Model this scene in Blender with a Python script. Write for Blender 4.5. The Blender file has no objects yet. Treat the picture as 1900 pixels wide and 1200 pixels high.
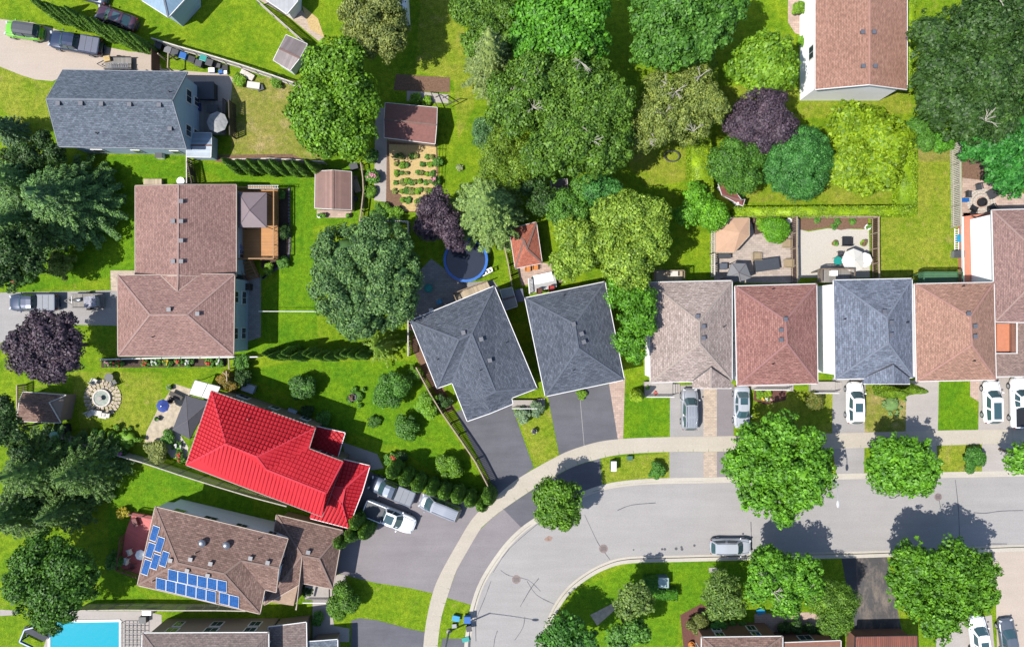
import bpy, math, random
import numpy as np
from mathutils import Vector, Matrix
from mathutils.geometry import tessellate_polygon
random.seed(7)
SC = bpy.context.scene
C = SC.collection
PI = math.pi
# ---------------------------------------------------------------- camera, sky, sun
CAMH = 80.0
PPM = 16.0                                   # photo pixels per metre on the ground
cam_d = bpy.data.cameras.new('camera'); cam = bpy.data.objects.new('camera', cam_d); C.objects.link(cam)
cam.location = (0, 0, CAMH); cam_d.sensor_width = 36; cam_d.lens = 36*CAMH/(1900/PPM)
cam_d.clip_end = 1000; SC.camera = cam
SHX, SHY = 0.60, 0.255                       # shadow of a 1 m pole
sd = bpy.data.lights.new('sun', 'SUN'); so = bpy.data.objects.new('sun', sd); C.objects.link(so)
sd.energy = 4.9; sd.angle = math.radians(0.5); sd.color = (1.0, 0.955, 0.88)
so.rotation_euler = Vector((SHX, SHY, -1)).to_track_quat('-Z', 'Y').to_euler(); so.location = (-40, -20, 70)
W = bpy.data.worlds.new('World'); SC.world = W; W.use_nodes = True
nt = W.node_tree; bg = nt.nodes['Background']
sky = nt.nodes.new('ShaderNodeTexSky'); sky.sky_type = 'NISHITA'; sky.sun_disc = False; sky.ozone_density = 3.0; sky.air_density = 1.15
sky.sun_elevation = math.atan2(1, math.hypot(SHX, SHY)); sky.sun_rotation = math.atan2(-SHX, -SHY)
nt.links.new(sky.outputs[0], bg.inputs[0]); bg.inputs[1].default_value = 0.125
SC.view_settings.view_transform = 'Standard'; SC.view_settings.look = 'None'
SC.view_settings.exposure = 0.85; SC.view_settings.gamma = 1
KEXP = 2.35                                  # picture value of a sunlit white sheet
# ---------------------------------------------------------------- helpers
def P(px, py, h=0.0):
    k = (CAMH-h)/CAMH
    return Vector(((px-950)/PPM*k, (600-py)/PPM*k, h))
def lin(r, g, b):
    f = lambda c: (c/255/12.92) if c <= 10 else ((c/255+0.055)/1.055)**2.4
    return (f(r), f(g), f(b))
def A(r, g, b):                              # albedo that gives this picture colour in full sun
    return tuple(min(0.85, max(0.004, c/KEXP)) for c in lin(r, g, b))
def tag(o, label=None, cat=None, group=None, kind=None):
    if label: o['label'] = label
    if cat: o['category'] = cat
    if group: o['group'] = group
    if kind: o['kind'] = kind
    return o
def thing(name, label, cat, loc=(0, 0, 0), rotz=0, group=None):
    o = bpy.data.objects.new(name, None); C.objects.link(o)
    o.location = loc; o.rotation_euler = (0, 0, rotz); o.empty_display_size = .3
    return tag(o, label, cat, group)
class M:
    """collects faces; build() links them as one mesh object"""
    def __init__(s): s.v = []; s.f = []
    def add(s, vs, fs):
        n = len(s.v); s.v += [tuple(v) for v in vs]; s.f += [tuple(i+n for i in f) for f in fs]; return s
    def face(s, pts): return s.add(pts, [tuple(range(len(pts)))])
    def box(s, c, d, rz=0, tilt=None):
        x, y, z = [k/2 for k in d]
        R = Matrix.Rotation(rz, 3, 'Z')
        if tilt is not None: R = R @ tilt
        vs = [Vector(c)+R @ Vector(p) for p in ((-x,-y,-z),(x,-y,-z),(x,y,-z),(-x,y,-z),(-x,-y,z),(x,-y,z),(x,y,z),(-x,y,z))]
        return s.add(vs, [(0,3,2,1),(4,5,6,7),(0,1,5,4),(1,2,6,5),(2,3,7,6),(3,0,4,7)])
    def bar(s, a, b, w, h):                  # box between two points, w across, h thick
        a = Vector(a); b = Vector(b); d = b-a
        if d.length < 1e-4: return s
        x = d.normalized(); up = Vector((0,0,1)) if abs(x.z) < .95 else Vector((1,0,0))
        y = up.cross(x).normalized(); z = x.cross(y)
        vs = []
        for e in (a, b):
            for p, q in ((-1,-1),(1,-1),(1,1),(-1,1)): vs.append(e+y*(p*w/2)+z*(q*h/2))
        return s.add(vs, [(0,3,2,1),(4,5,6,7),(0,1,5,4),(1,2,6,5),(2,3,7,6),(3,0,4,7)])
    def tube(s, a, b, r0, r1=None, n=8, caps=True):
        r1 = r0 if r1 is None else r1
        a = Vector(a); b = Vector(b); x = (b-a).normalized(); up = Vector((0,0,1)) if abs(x.z) < .95 else Vector((1,0,0))
        y = up.cross(x).normalized(); z = x.cross(y); vs = []
        for e, r in ((a, r0), (b, r1)):
            for i in range(n): t = 2*PI*i/n; vs.append(e+y*(r*math.cos(t))+z*(r*math.sin(t)))
        fs = [(i, (i+1) % n, n+(i+1) % n, n+i) for i in range(n)]
        if caps: fs += [tuple(reversed(range(n))), tuple(range(n, 2*n))]
        return s.add(vs, fs)
    def lathe(s, c, prof, n=16):
        c = Vector(c); vs = []; fs = []
        for r, z in prof:
            for i in range(n): t = 2*PI*i/n; vs.append(c+Vector((r*math.cos(t), r*math.sin(t), z)))
        for k in range(len(prof)-1):
            for i in range(n): fs.append((k*n+i, k*n+(i+1) % n, (k+1)*n+(i+1) % n, (k+1)*n+i))
        fs.append(tuple(range((len(prof)-1)*n, len(prof)*n)))
        return s.add(vs, fs)
    def prism(s, poly, z0, z1, side=True):
        poly = ccw(poly); n = len(poly)
        vs = [(p[0], p[1], z0) for p in poly]+[(p[0], p[1], z1) for p in poly]
        fs = [tuple(range(n, 2*n))]
        if side: fs += [tuple(reversed(range(n)))]+[(i, (i+1) % n, n+(i+1) % n, n+i) for i in range(n)]
        return s.add(vs, fs)
    def blob(s, c, r, jit=.15, rng=random, n=(8, 6)):
        c = Vector(c); r = Vector(r) if hasattr(r, '__len__') else Vector((r, r, r)); vs = []; fs = []
        a, b = n
        for j in range(1, b):
            for i in range(a):
                t = 2*PI*i/a; p = PI*j/b; k = 1+rng.uniform(-jit, jit)
                vs.append(c+Vector((r.x*math.sin(p)*math.cos(t)*k, r.y*math.sin(p)*math.sin(t)*k, r.z*math.cos(p)*k)))
        for j in range(b-2):
            for i in range(a): fs.append((j*a+i, (j+1)*a+i, (j+1)*a+(i+1) % a, j*a+(i+1) % a))
        T = len(vs); vs += [c+Vector((0,0,r.z)), c-Vector((0,0,r.z))]
        for i in range(a): fs += [(T, i, (i+1) % a), (T+1, (b-2)*a+(i+1) % a, (b-2)*a+i)]
        return s.add(vs, fs)
    def build(s, name, mat, parent=None, ang=0.0, smooth=False, local=False, bevel=0):
        me = bpy.data.meshes.new(name)
        off = Vector((0,0,0))
        if parent is not None and not local:
            q = parent
            while q is not None: off += q.location; q = q.parent
        me.from_pydata([Vector(v)-off for v in s.v], [], s.f); me.update()
        uv = me.uv_layers.new(name='uv'); dat = []
        T0 = Vector((math.cos(ang), math.sin(ang), 0))
        for p in me.polygons:
            n = p.normal; t = Vector((-n.y, n.x, 0))
            t = T0 if t.length < .04 else t.normalized()
            w = n.cross(t)
            for li in p.loop_indices:
                co = me.vertices[me.loops[li].vertex_index].co; dat += [co.dot(t), co.dot(w)]
        uv.data.foreach_set('uv', dat)
        if smooth: me.polygons.foreach_set('use_smooth', [True]*len(me.polygons))
        me.materials.append(mat)
        o = bpy.data.objects.new(name, me); C.objects.link(o)
        if parent is not None: o.parent = parent
        if bevel:
            b = o.modifiers.new('bevel', 'BEVEL'); b.width = bevel; b.segments = 2; b.limit_method = 'ANGLE'
        return o
def ccw(poly):
    a = sum(poly[i][0]*poly[(i+1) % len(poly)][1]-poly[(i+1) % len(poly)][0]*poly[i][1] for i in range(len(poly)))
    return list(poly) if a > 0 else list(reversed(poly))
def inset(poly, d):
    poly = [Vector((p[0], p[1])) for p in ccw(poly)]; n = len(poly); out = []
    for i in range(n):
        a, b, c = poly[i-1], poly[i], poly[(i+1) % n]
        e1 = (b-a).normalized(); e2 = (c-b).normalized()
        n1 = Vector((-e1.y, e1.x)); n2 = Vector((-e2.y, e2.x)); m = n1+n2
        if m.length < .2: out.append(b+n1*d); continue
        m.normalize(); out.append(b+m*(d/max(.35, m.dot(n1))))
    return out
def smooth_line(pts, n=6, closed=False):
    out = []; N = len(pts)
    g = (lambda i: pts[i % N]) if closed else (lambda i: pts[max(0, min(N-1, i))])
    for i in range(N if closed else N-1):
        p0, p1, p2, p3 = [Vector(g(i+k)) for k in (-1, 0, 1, 2)]
        for k in range(n):
            t = k/n; out.append(.5*((2*p1)+(p2-p0)*t+(2*p0-5*p1+4*p2-p3)*t*t+(3*p1-p0-3*p2+p3)*t**3))
    if not closed: out.append(Vector(pts[-1]))
    return out
def PX(pts, h=0): return [P(p[0], p[1], h) for p in pts]
# ---------------------------------------------------------------- materials
def newmat(name):
    m = bpy.data.materials.new(name); m.use_nodes = True; t = m.node_tree
    return m, t, t.nodes['Principled BSDF']
def nd(t, typ, **kw):
    n = t.nodes.new(typ)
    for k, v in kw.items():
        if k in n.inputs: n.inputs[k].default_value = v
        else: setattr(n, k, v)
    return n
def c4(c): return (c[0], c[1], c[2], 1)
def mix(t, f, a, b, mode='MIX'):
    n = t.nodes.new('ShaderNodeMix'); n.data_type = 'RGBA'; n.blend_type = mode
    if isinstance(f, (int, float)): n.inputs[0].default_value = f
    else: t.links.new(f, n.inputs[0])
    for i, x in ((6, a), (7, b)):
        if isinstance(x, tuple): n.inputs[i].default_value = c4(x)
        else: t.links.new(x, n.inputs[i])
    return n.outputs[2]
def ramp(t, fac, lo, hi, a=(0,0,0), b=(1,1,1)):
    r = t.nodes.new('ShaderNodeValToRGB'); t.links.new(fac, r.inputs[0])
    r.color_ramp.elements[0].position = lo; r.color_ramp.elements[1].position = hi
    r.color_ramp.elements[0].color = c4(a); r.color_ramp.elements[1].color = c4(b)
    return r.outputs[0]
def noise(t, scale, detail=4, rough=.6, vec=None, out=0):
    n = nd(t, 'ShaderNodeTexNoise', Scale=scale, Detail=detail, Roughness=rough)
    if vec is None:
        g = t.nodes.new('ShaderNodeNewGeometry'); vec = g.outputs['Position']
    t.links.new(vec, n.inputs['Vector']); return n.outputs[out]
def bump(t, bs, fac, strength, dist):
    b = nd(t, 'ShaderNodeBump', Strength=strength, Distance=dist); t.links.new(fac, b.inputs['Height']); t.links.new(b.outputs[0], bs.inputs['Normal'])
def sc(c, k): return tuple(min(.9, x*k) for x in c)
def plain(name, col, rough=.7, var=.18, scale=3.0, metal=0, bmp=0, coat=0, spec=None):
    m, t, b = newmat(name)
    f = ramp(t, noise(t, scale), .3, .7)
    t.links.new(mix(t, f, sc(col, 1-var), sc(col, 1+var)), b.inputs['Base Color'])
    b.inputs['Roughness'].default_value = rough; b.inputs['Metallic'].default_value = metal
    if coat: b.inputs['Coat Weight'].default_value = coat; b.inputs['Coat Roughness'].default_value = .08
    if spec is not None: b.inputs['Specular IOR Level'].default_value = spec
    if bmp: bump(t, b, noise(t, scale*8), .5, bmp)
    return m
def shingle(name, c1, c2, w=.36, h=.2, big=.25):
    m, t, b = newmat(name); uv = t.nodes.new('ShaderNodeTexCoord')
    br = nd(t, 'ShaderNodeTexBrick', Scale=1.0); br.offset = .5
    br.inputs['Brick Width'].default_value = w; br.inputs['Row Height'].default_value = h
    br.inputs['Mortar Size'].default_value = .014; br.inputs['Bias'].default_value = 0.0; br.inputs['Mortar Smooth'].default_value = .3
    br.inputs['Color1'].default_value = c4(c1); br.inputs['Color2'].default_value = c4(c2)
    br.inputs['Mortar'].default_value = c4(sc(c1, .5)); t.links.new(uv.outputs['UV'], br.inputs['Vector'])
    mp = t.nodes.new('ShaderNodeMapping'); mp.inputs['Scale'].default_value = (2.2, 5.0, 1); t.links.new(uv.outputs['UV'], mp.inputs[0])
    sp = ramp(t, noise(t, 1.0, 2, .7, mp.outputs[0]), .35, .65, (.74,.74,.74), (1.2,1.2,1.2))
    lo = ramp(t, noise(t, big, 3), .3, .7, (.9,.9,.9), (1.1,1.1,1.1))
    c = mix(t, 1.0, br.outputs[0], sp, 'MULTIPLY'); c = mix(t, 1.0, c, lo, 'MULTIPLY')
    t.links.new(c, b.inputs['Base Color']); b.inputs['Roughness'].default_value = .92; b.inputs['Specular IOR Level'].default_value = .2
    bump(t, b, br.outputs[1], -.5, .02); return m
def lined(name, col, width, axis=1, dark=.55, rough=.7, var=.2, gap=.08, rnd=.25):
    """boards, siding or slats: lines across the UV axis, each board its own tone"""
    m, t, b = newmat(name); uv = t.nodes.new('ShaderNodeTexCoord'); sp = t.nodes.new('ShaderNodeSeparateXYZ')
    t.links.new(uv.outputs['UV'], sp.inputs[0])
    d = nd(t, 'ShaderNodeMath', operation='DIVIDE'); t.links.new(sp.outputs[axis], d.inputs[0]); d.inputs[1].default_value = width
    fr = nd(t, 'ShaderNodeMath', operation='FRACT'); t.links.new(d.outputs[0], fr.inputs[0])
    fl = nd(t, 'ShaderNodeMath', operation='FLOOR'); t.links.new(d.outputs[0], fl.inputs[0])
    wn = t.nodes.new('ShaderNodeTexWhiteNoise'); wn.noise_dimensions = '1D'; t.links.new(fl.outputs[0], wn.inputs['W'])
    lt = nd(t, 'ShaderNodeMath', operation='LESS_THAN'); t.links.new(fr.outputs[0], lt.inputs[0]); lt.inputs[1].default_value = gap
    base = mix(t, ramp(t, noise(t, 1.5), .3, .7), sc(col, 1-var/2), sc(col, 1+var/2))
    base = mix(t, 1.0, base, ramp(t, wn.outputs[0], 0, 1, (1-rnd,)*3, (1+rnd/2,)*3), 'MULTIPLY')
    t.links.new(mix(t, lt.outputs[0], base, sc(col, dark)), b.inputs['Base Color'])
    b.inputs['Roughness'].default_value = rough; bump(t, b, fr.outputs[0], .3, .012); return m
def grassmat(name, c1, c2, c3, dry=.62, s=1.0):
    m, t, b = newmat(name)
    f = ramp(t, noise(t, .3*s, 6, .75), .38, .62); c = mix(t, f, c1, c2)
    f2 = ramp(t, noise(t, .5*s, 6, .75), dry, dry+.16); c = mix(t, f2, c, c3)
    fm = ramp(t, noise(t, 1.9, 4, .7), .3, .7, (.62,.68,.6), (1.38,1.3,1.3)); c = mix(t, 1.0, c, fm, 'MULTIPLY')
    fine = ramp(t, noise(t, 9.0, 3, .8), .32, .68, (.45,.5,.45), (1.5,1.45,1.5)); c = mix(t, 1.0, c, fine, 'MULTIPLY')
    t.links.new(c, b.inputs['Base Color']); b.inputs['Roughness'].default_value = .9; b.inputs['Specular IOR Level'].default_value = .1
    bump(t, b, noise(t, 14, 3), .9, .08); return m
def leafmat(name, c1, c2, trans=.35, c3=None):
    m, t, b = newmat(name); g = t.nodes.new('ShaderNodeNewGeometry')
    c = mix(t, g.outputs['Random Per Island'], c1, c2)
    c = mix(t, ramp(t, noise(t, .8, 3), .35, .7), sc(c1, .62), c) if False else mix(t, 1.0, c, ramp(t, noise(t, .9, 3), .3, .7, (.6,.64,.6), (1.3,1.24,1.1)), 'MULTIPLY')
    if c3: c = mix(t, ramp(t, noise(t, .6, 4), .58, .68), c, c3)
    t.links.new(c, b.inputs['Base Color']); b.inputs['Roughness'].default_value = .55; b.inputs['Specular IOR Level'].default_value = .3
    tr = t.nodes.new('ShaderNodeBsdfTranslucent'); t.links.new(c, tr.inputs[0])
    mx = t.nodes.new('ShaderNodeMixShader'); mx.inputs[0].default_value = trans
    t.links.new(b.outputs[0], mx.inputs[1]); t.links.new(tr.outputs[0], mx.inputs[2])
    t.links.new(mx.outputs[0], t.nodes['Material Output'].inputs[0]); return m
def asphaltmat(name, col, stain=.25, s=.25):
    m, t, b = newmat(name)
    c = mix(t, ramp(t, noise(t, s, 6, .7), .3, .7), sc(col, 1-stain), sc(col, 1+stain))
    c = mix(t, 1.0, c, ramp(t, noise(t, 7, 4, .8), .3, .7, (.88,)*3, (1.12,)*3), 'MULTIPLY')
    c = mix(t, ramp(t, noise(t, .9, 5, .8), .66, .74), c, sc(col, .72))
    mp = t.nodes.new('ShaderNodeMapping'); mp.inputs['Scale'].default_value = (.12, 1.1, 1); g = t.nodes.new('ShaderNodeNewGeometry'); t.links.new(g.outputs['Position'], mp.inputs[0])
    c = mix(t, 1.0, c, ramp(t, noise(t, 1.0, 4, .6, mp.outputs[0]), .3, .7, (1-stain*.8,)*3, (1+stain*.6,)*3), 'MULTIPLY')
    t.links.new(c, b.inputs['Base Color']); b.inputs['Roughness'].default_value = .95; b.inputs['Specular IOR Level'].default_value = .15
    bump(t, b, noise(t, 25, 2), .3, .02); return m
def paver(name, col, w=.4, h=.2, mort=.6):
    m, t, b = newmat(name); uv = t.nodes.new('ShaderNodeTexCoord'); br = nd(t, 'ShaderNodeTexBrick', Scale=1.0)
    br.inputs['Brick Width'].default_value = w; br.inputs['Row Height'].default_value = h; br.inputs['Mortar Size'].default_value = .012
    br.inputs['Color1'].default_value = c4(sc(col, .86)); br.inputs['Color2'].default_value = c4(sc(col, 1.14)); br.inputs['Mortar'].default_value = c4(sc(col, mort))
    t.links.new(uv.outputs['UV'], br.inputs['Vector'])
    c = mix(t, 1.0, br.outputs[0], ramp(t, noise(t, .7, 5), .3, .7, (.88,)*3, (1.1,)*3), 'MULTIPLY')
    t.links.new(c, b.inputs['Base Color']); b.inputs['Roughness'].default_value = .9; return m
def glassmat(name, col, rough=.06):
    m, t, b = newmat(name); b.inputs['Base Color'].default_value = c4(col); b.inputs['Roughness'].default_value = rough
    b.inputs['Specular IOR Level'].default_value = .8; return m
GR = grassmat('grass_green', A(112,156,20), A(150,178,36), A(182,178,88), .6)
GRD = grassmat('grass_dry', A(134,164,36), A(166,176,62), A(188,174,104), .56)
GRB = grassmat('grass_brown', A(138,156,50), A(172,166,88), A(196,178,124), .5)
GRV = grassmat('grass_vivid', A(98,152,18), A(128,170,26), A(162,174,54), .62)
ROADM = asphaltmat('road_asphalt', A(188,184,182), .07, .12)
PAVE = asphaltmat('sidewalk_concrete', A(214,204,188), .05)
KERB = asphaltmat('kerb_concrete', A(222,214,200), .08)
CRACK = plain('crack_sealant', A(92,92,96), .6, .2)
ASD = asphaltmat('asphalt_dark', A(120,120,127), .14); ASM = asphaltmat('asphalt_mid', A(160,153,156), .08)
ASL = asphaltmat('asphalt_light', A(186,182,180), .08); ASV = asphaltmat('asphalt_new', A(98,98,102), .18)
CONB = asphaltmat('beige_concrete', A(214,198,184), .05); CON = asphaltmat('concrete', A(200,192,186), .08); PAVB = paver('beige_pavers', A(216,196,176)); PAVP = paver('pink_pavers', A(214,186,170), .5, .25)
PAVG = paver('grey_pavers', A(176,172,168), .5, .25); STONE = plain('flagstone', A(212,196,172), .9, .25, 2.2, bmp=.03)
GRAVEL = plain('pale_gravel', A(222,214,202), .95, .14, 9, bmp=.03); SOIL = plain('soil', A(138,106,84), 1, .3, 5, bmp=.05)
SOILD = plain('dark_soil', A(92,74,62), 1, .3, 5, bmp=.05); MULCH = plain('red_mulch', A(120,76,66), 1, .35, 8, bmp=.04); STRAW = plain('straw', A(226,196,136), 1, .2, 6, bmp=.05)
WHITE = plain('white_paint', (.62,.62,.61), .6, .03); SILVER = plain('silver_paint', A(168,176,188), .28, .02, metal=.55, coat=.6)
TRIM = plain('white_trim', (.46,.45,.44), .6, .04); DARKM = plain('dark_metal', A(58,60,66), .45, .15, metal=.3)
BLACK = plain('black_plastic', A(38,38,42), .5, .2); CHAR = plain('charcoal', A(72,74,80), .6, .15)
WOOD = lined('weathered_wood', A(150,128,104), .14, 0); WOODB = lined('brown_wood', A(112,80,64), .14, 0, .5); WOODG = lined('grey_wood', A(156,150,144), .15, 0, .4)
WOODP = lined('pale_wood', A(206,186,156), .14, 0, .6); WOODD = lined('dark_wood', A(70,56,46), .14, 0)
CARG = glassmat('car_glass', A(72,104,112)); PANE = glassmat('window_glass', A(60,74,88))
TYRE = plain('tyre_rubber', A(36,36,38), .9); RIM = plain('rim_metal', A(190,192,196), .3, .05, metal=.8)
BARK = plain('bark', A(120,104,88), .95, .3, 6, bmp=.03); BARKP = plain('pale_bark', A(206,198,184), .9, .2, 6)
CLEARL = plain('headlamp_glass', A(230,234,238), .15, .02); REDL = plain('taillight_red', A(170,30,30), .25, .05)
def solid(name, r, g, b, rough=.6, var=.1): return plain(name, A(r, g, b), rough, var)
BLUEP = solid('blue_plastic', 28,110,196,.4); TEAL = solid('teal_plastic', 40,170,160,.4); GREENP = solid('green_plastic', 30,110,80,.5)
REDP = solid('red_plastic', 190,50,44,.5); SKYB = solid('light_blue_plastic', 40,170,220,.4); ORANGE = solid('orange_cloth', 226,140,50); CREAM = solid('cream_cloth', 240,236,226,.8,.04)

DUSTY = asphaltmat('dusty_asphalt', A(100,98,98), .15); _t = DUSTY.node_tree; _b = _t.nodes['Principled BSDF']; _src = _b.inputs['Base Color'].links[0].from_socket
_mp = _t.nodes.new('ShaderNodeMapping'); _mp.inputs['Scale'].default_value = (1.0, .38, 1); _g = _t.nodes.new('ShaderNodeNewGeometry'); _t.links.new(_g.outputs['Position'], _mp.inputs[0])
_t.links.new(mix(_t, ramp(_t, noise(_t, .8, 8, .8, _mp.outputs[0]), .46, .72), _src, A(172,156,140)), _b.inputs['Base Color'])
# ---------------------------------------------------------------- the setting
PAVT = paver('taupe_pavers', A(206,190,178), .5, .25)
def sheet(name, pts, z, mat, kind='structure', ang=0.0, thick=0):
    m = M(); pl = [(p[0], p[1]) for p in PX(pts)]
    if thick: m.prism(pl, z-thick, z)
    else: m.prism(pl, 0, z, side=False); m.v = m.v[len(pl):]; m.f = [tuple(i-len(pl) for i in m.f[0])]
    return tag(m.build(name, mat, ang=ang), kind=kind)
def strip(name, line, wa, wb, z0, z1, mat):
    """solid band along a world polyline, from wa to wb metres to its left"""
    L = [Vector((p[0], p[1])) for p in line]; A_ = []; B_ = []
    for i, p in enumerate(L):
        d = (L[min(i+1, len(L)-1)]-L[max(i-1, 0)]).normalized(); n = Vector((-d.y, d.x)); A_.append(p+n*wa); B_.append(p+n*wb)
    vs = []
    for a, b in zip(A_, B_): vs += [(a.x,a.y,z1), (b.x,b.y,z1), (a.x,a.y,z0), (b.x,b.y,z0)]
    fs = []
    for i in range(len(L)-1):
        k = 4*i; fs += [(k, k+4, k+5, k+1), (k, k+2, k+6, k+4), (k+1, k+5, k+7, k+3)]
    m = M(); m.add(vs, fs); return m.build(name, mat)
OUT = [(862,1420),(863,1300),(868,1200),(873,1160),(880,1125),(892,1089),(910,1056),(940,1014),(970,984),(1000,963),(1040,938),(1085,917),(1129,903),(1180,896),(1242,893),(1350,891),(1554,885),(1749,882),(1900,879),(2100,874),(3400,840)]
INN = [(990,1420),(992,1300),(999,1210),(1013,1170),(1030,1128),(1054,1095),(1084,1070),(1120,1050),(1165,1038),(1260,1035),(1380,1032),(1530,1029),(1644,1026),(1842,1017),(1900,1015),(2100,1010),(3400,975)]
outw = smooth_line([P(*p).to_2d() for p in OUT], 6); innw = smooth_line([P(*p).to_2d() for p in INN], 6)
def topx(p): return (p[0]*PPM+950, 600-p[1]*PPM)
m = M(); m.box((0, 0, -.3), (700, 600, .2)); tag(m.build('ground', GR), kind='structure')
sheet('road', [topx(p) for p in outw]+[topx(p) for p in reversed(innw)], -.13, ROADM)
FAR = [(3400,-1600),(-1600,-1600),(-1600,2600),(862,2600)]
sheet('lawn', [topx(p) for p in outw]+FAR, 0, GR, thick=.19)
sheet('lawn', [topx(p) for p in innw]+[(3400,2600),(990,2600)], 0, GR, thick=.19)
tag(strip('kerb', outw, 0, .42, -.18, .03, KERB), kind='structure'); tag(strip('kerb', outw, -.28, 0, -.18, -.122, KERB), kind='structure')
tag(strip('kerb', innw, -.42, 0, -.18, .03, KERB), kind='structure'); tag(strip('kerb', innw, 0, .28, -.18, -.122, KERB), kind='structure')
SWU = [(783,1420),(785,1260),(787,1200),(793,1150),(805,1098),(820,1062),(850,1008),(880,960),(916,927),(952,896),(988,873),(1030,850),(1060,836),(1110,821),(1160,815),(1240,812),(1355,810),(1545,805),(1740,800),(1900,797),(2200,789),(3400,757)]
SWL = [(806,1420),(808,1260),(812,1200),(818,1150),(829,1110),(850,1050),(880,993),(910,963),(934,944),(1000,900),(1060,867),(1114,850),(1160,842),(1240,838),(1355,837),(1545,832),(1740,826),(1900,822),(2200,815),(3400,784)]
su = smooth_line([P(*p).to_2d() for p in SWU], 6); sl = smooth_line([P(*p).to_2d() for p in SWL], 6)
# sidewalk as slabs with open joints
tag(strip('sidewalk_bed', su, .1, -1.35, -.05, .022, PAVE), kind='structure')
mid = M(); acc = 0
def along(line, s):
    d = 0
    for a, b in zip(line, line[1:]):
        l = (b-a).length
        if d+l >= s: return a+(b-a)*((s-d)/l)
        d += l
    return line[-1]
def length(line): return sum((b-a).length for a, b in zip(line, line[1:]))
def nearest(line, p):
    best = None
    for a, b in zip(line, line[1:]):
        d = b-a; t = max(0, min(1, (p-a).dot(d)/d.length_squared)); q = a+d*t
        if best is None or (q-p).length < best[0]: best = ((q-p).length, q)
    return best[1]
LU = length(su); N = int(LU/1.75)
for i in range(min(N, 110)):
    u = [along(su, LU*(i+k)/N) for k in (.012, .5, .988)]; l = [nearest(sl, p) for p in u]
    q = u+l[::-1]
    mid.prism(q, -.05, .03)
tag(mid.build('sidewalk', PAVE), kind='structure')
for mat, z, pl in [
 (ASM,.012,[(626,1063),(600,1010),(640,950),(680,872),(700,880),(735,905),(790,915),(850,930),(916,929),(880,960),(850,1008),(820,1062),(805,1100),(760,1090),(695,1080)]),
 (ASM,.012,[(829,1108),(850,1050),(880,993),(910,963),(934,944),(972,983),(940,1013),(910,1055),(892,1088),(880,1123)]),
 (ASD,.012,[(934,944),(1000,900),(1060,867),(1114,850),(1117,907),(1085,916),(1040,937),(1000,962),(972,983)]),
 (ASD,.012,[(845,764),(868,756),(947,745),(990,867),(925,918),(910,893)]),
 (ASD,.012,[(1016,732),(1130,712),(1147,818),(1100,823),(1038,846)]),
 (PAVP,.016,[(1130,712),(1160,698),(1156,816),(1147,819)]),
 (ASL,.012,[(1243,716),(1305,712),(1305,812),(1243,813)]),(PAVB,.012,[(1305,712),(1330,712),(1330,811),(1305,811)]),(ASM,.012,[(1330,712),(1361,712),(1361,811),(1330,811)]),
 (ASL,.012,[(1242,838),(1305,838),(1305,893),(1242,893)]),(PAVB,.012,[(1305,838),(1330,838),(1330,892),(1305,892)]),(ASM,.012,[(1330,838),(1362,837),(1362,891),(1330,891)]),
 (ASL,.012,[(1545,700),(1606,700),(1604,804),(1544,805)]),(ASL,.012,[(1544,832),(1604,830),(1603,884),(1553,885)]),
 (CON,.012,[(1682,706),(1742,705),(1740,801),(1680,802)]),(CON,.012,[(1684,827),(1738,826),(1740,883),(1684,884)]),
 (CON,.012,[(1817,700),(1900,695),(2100,690),(2100,794),(1900,798),(1815,799)]),(CON,.012,[(1822,824),(1900,822),(2100,818),(2100,875),(1822,881)]),(PAVP,.016,[(1800,700),(1817,700),(1816,745),(1800,735)]),
 (ASV,.012,[(1560,1028),(1588,1028),(1592,1180),(1588,1180)]),(DUSTY,.0125,[(1588,1028),(1644,1026),(1652,1060),(1674,1174),(1592,1180)]),
 (CON,.012,[(1738,1162),(1800,1150),(1840,1140),(1850,1260),(1735,1260)]),(CONB,.012,[(1841,1017),(1900,1015),(2100,1010),(2100,1300),(1852,1300),(1848,1120)]),
 (ASD,.012,[(652,1150),(668,1146),(700,1150),(760,1166),(791,1172),(786,1262),(650,1262)]),(ASD,.012,[(820,1184),(872,1184),(868,1262),(810,1262)]),
 (ASL,.012,[(-300,545),(0,543),(150,540),(220,538),(220,604),(120,602),(60,612),(0,636),(-300,720)]),
 (CONB,.012,[(-300,20),(0,36),(60,42),(120,60),(180,84),(240,96),(290,100),(300,128),(420,138),(432,145),(428,190),(350,188),(345,150),(120,140),(98,151),(66,148),(40,140),(0,124),(-300,90)])]:
    sheet('driveway', pl, z, mat)
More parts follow.
